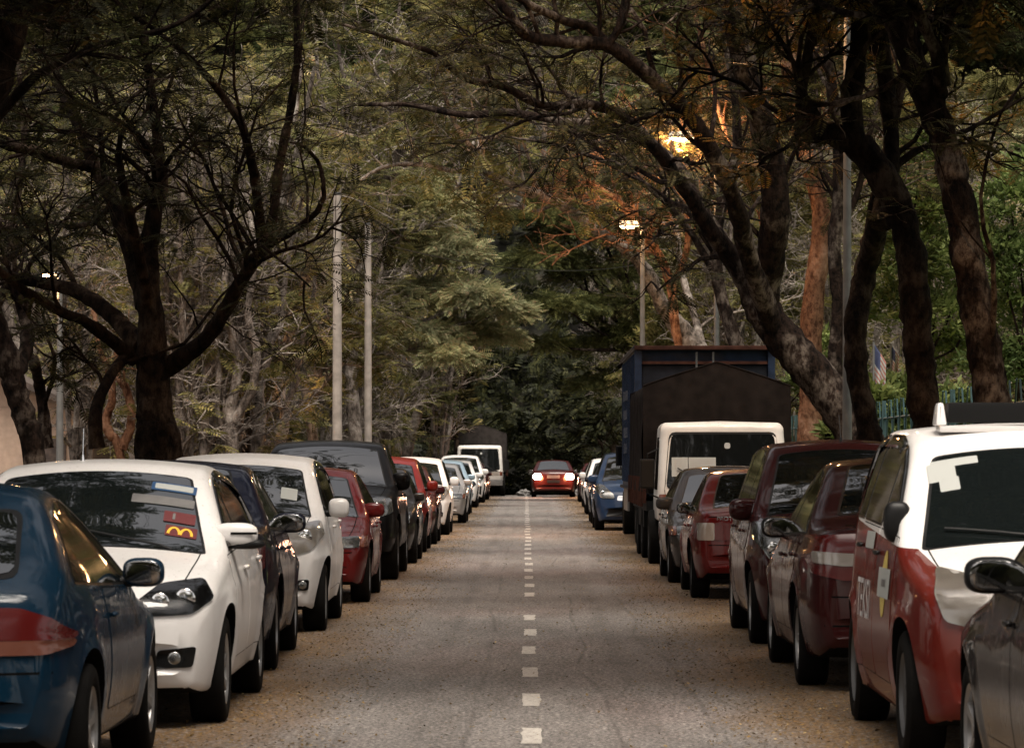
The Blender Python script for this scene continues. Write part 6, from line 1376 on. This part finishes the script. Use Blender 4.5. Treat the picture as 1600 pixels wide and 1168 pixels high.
flag('striped flag with a blue corner hanging between the dark trunks', 1365, 538, 66, .95)
flag('smaller red and white flag hanging just right of the larger flag', 1392, 540, 78, .7)
# pale rocks by the far verge
for k, (px, lab) in enumerate(((818, 'pale rock lying on the verge left of the stopped red car'), (902, 'pale rock lying on the verge right of the stopped red car'))):
    p = P(px, 772, 146); bm = bmesh.new(); bmesh.ops.create_icosphere(bm, subdivisions=3, radius=1); rr2 = np.random.default_rng(k)
    for v in bm.verts: v.co = Vector((v.co.x * .26, v.co.y * .22, max(-.1, v.co.z * .17) + .08)) * (1 + .25 * math.sin(v.co.x * 5 + k) * math.cos(v.co.y * 4 + v.co.z * 6))
    me = bpy.data.meshes.new('rock'); bm.to_mesh(me); bm.free(); o = link('rock', me, M['greypanel'], None, 40); o.location = (p[0], 146.5, 0); tag(o, lab, 'rock')
# overhead cable strung across the road end
A = Acc(); a, b = P(575, 375, 67), P(1003, 412, 96); A.tube([a + (b - a) * t + np.array([0, 0, -1.0 * 4 * t * (1 - t) * .35]) for t in np.linspace(0, 1, 24)], .012, 5); tag(A.obj('overhead_cable', M['trim']), 'thin black cable strung across the road from the thinner concrete pole', 'cable')

# unseen trees added behind the viewpoint so mirrors and windows reflect dark foliage
for k, (x, y, s) in enumerate([(-5.5, 4, 1.0), (-6.5, -9, 1.15), (-5.2, -22, 1.1), (-7, -36, 1.2), (-5.5, -52, 1.2), (5.8, 6, 1.05), (6.2, -6, 1.1), (5.4, -18, 1.1), (6.8, -32, 1.2), (5.6, -48, 1.2), (-3, -72, 1.4), (3, -80, 1.4), (-10, -76, 1.5), (10, -74, 1.5), (-13, -15, 1.4), (13, -12, 1.4), (-14, -45, 1.4), (14, -40, 1.4), (-12, 22, 1.2), (12, 20, 1.2), (11, 36, 1.2), (-12, 38, 1.2), (0, -95, 1.6), (-18, -90, 1.6), (18, -88, 1.6), (-4, -60, 1.8), (4, -64, 1.8), (-8, -62, 1.9), (8, -58, 1.8), (0, -70, 2.0), (-13, -66, 2.0), (13, -66, 2.0), (-2.5, -50, 1.3), (2.5, -54, 1.3)]):
    src = variants[k % 5] if k % 2 or k > 9 else sv[k % 3]
    copy_tree(src, (x, y, -.2), k * 1.3, s, 'unseen tree added behind the viewpoint or out of frame for reflections', 'unseen trees added for reflections')
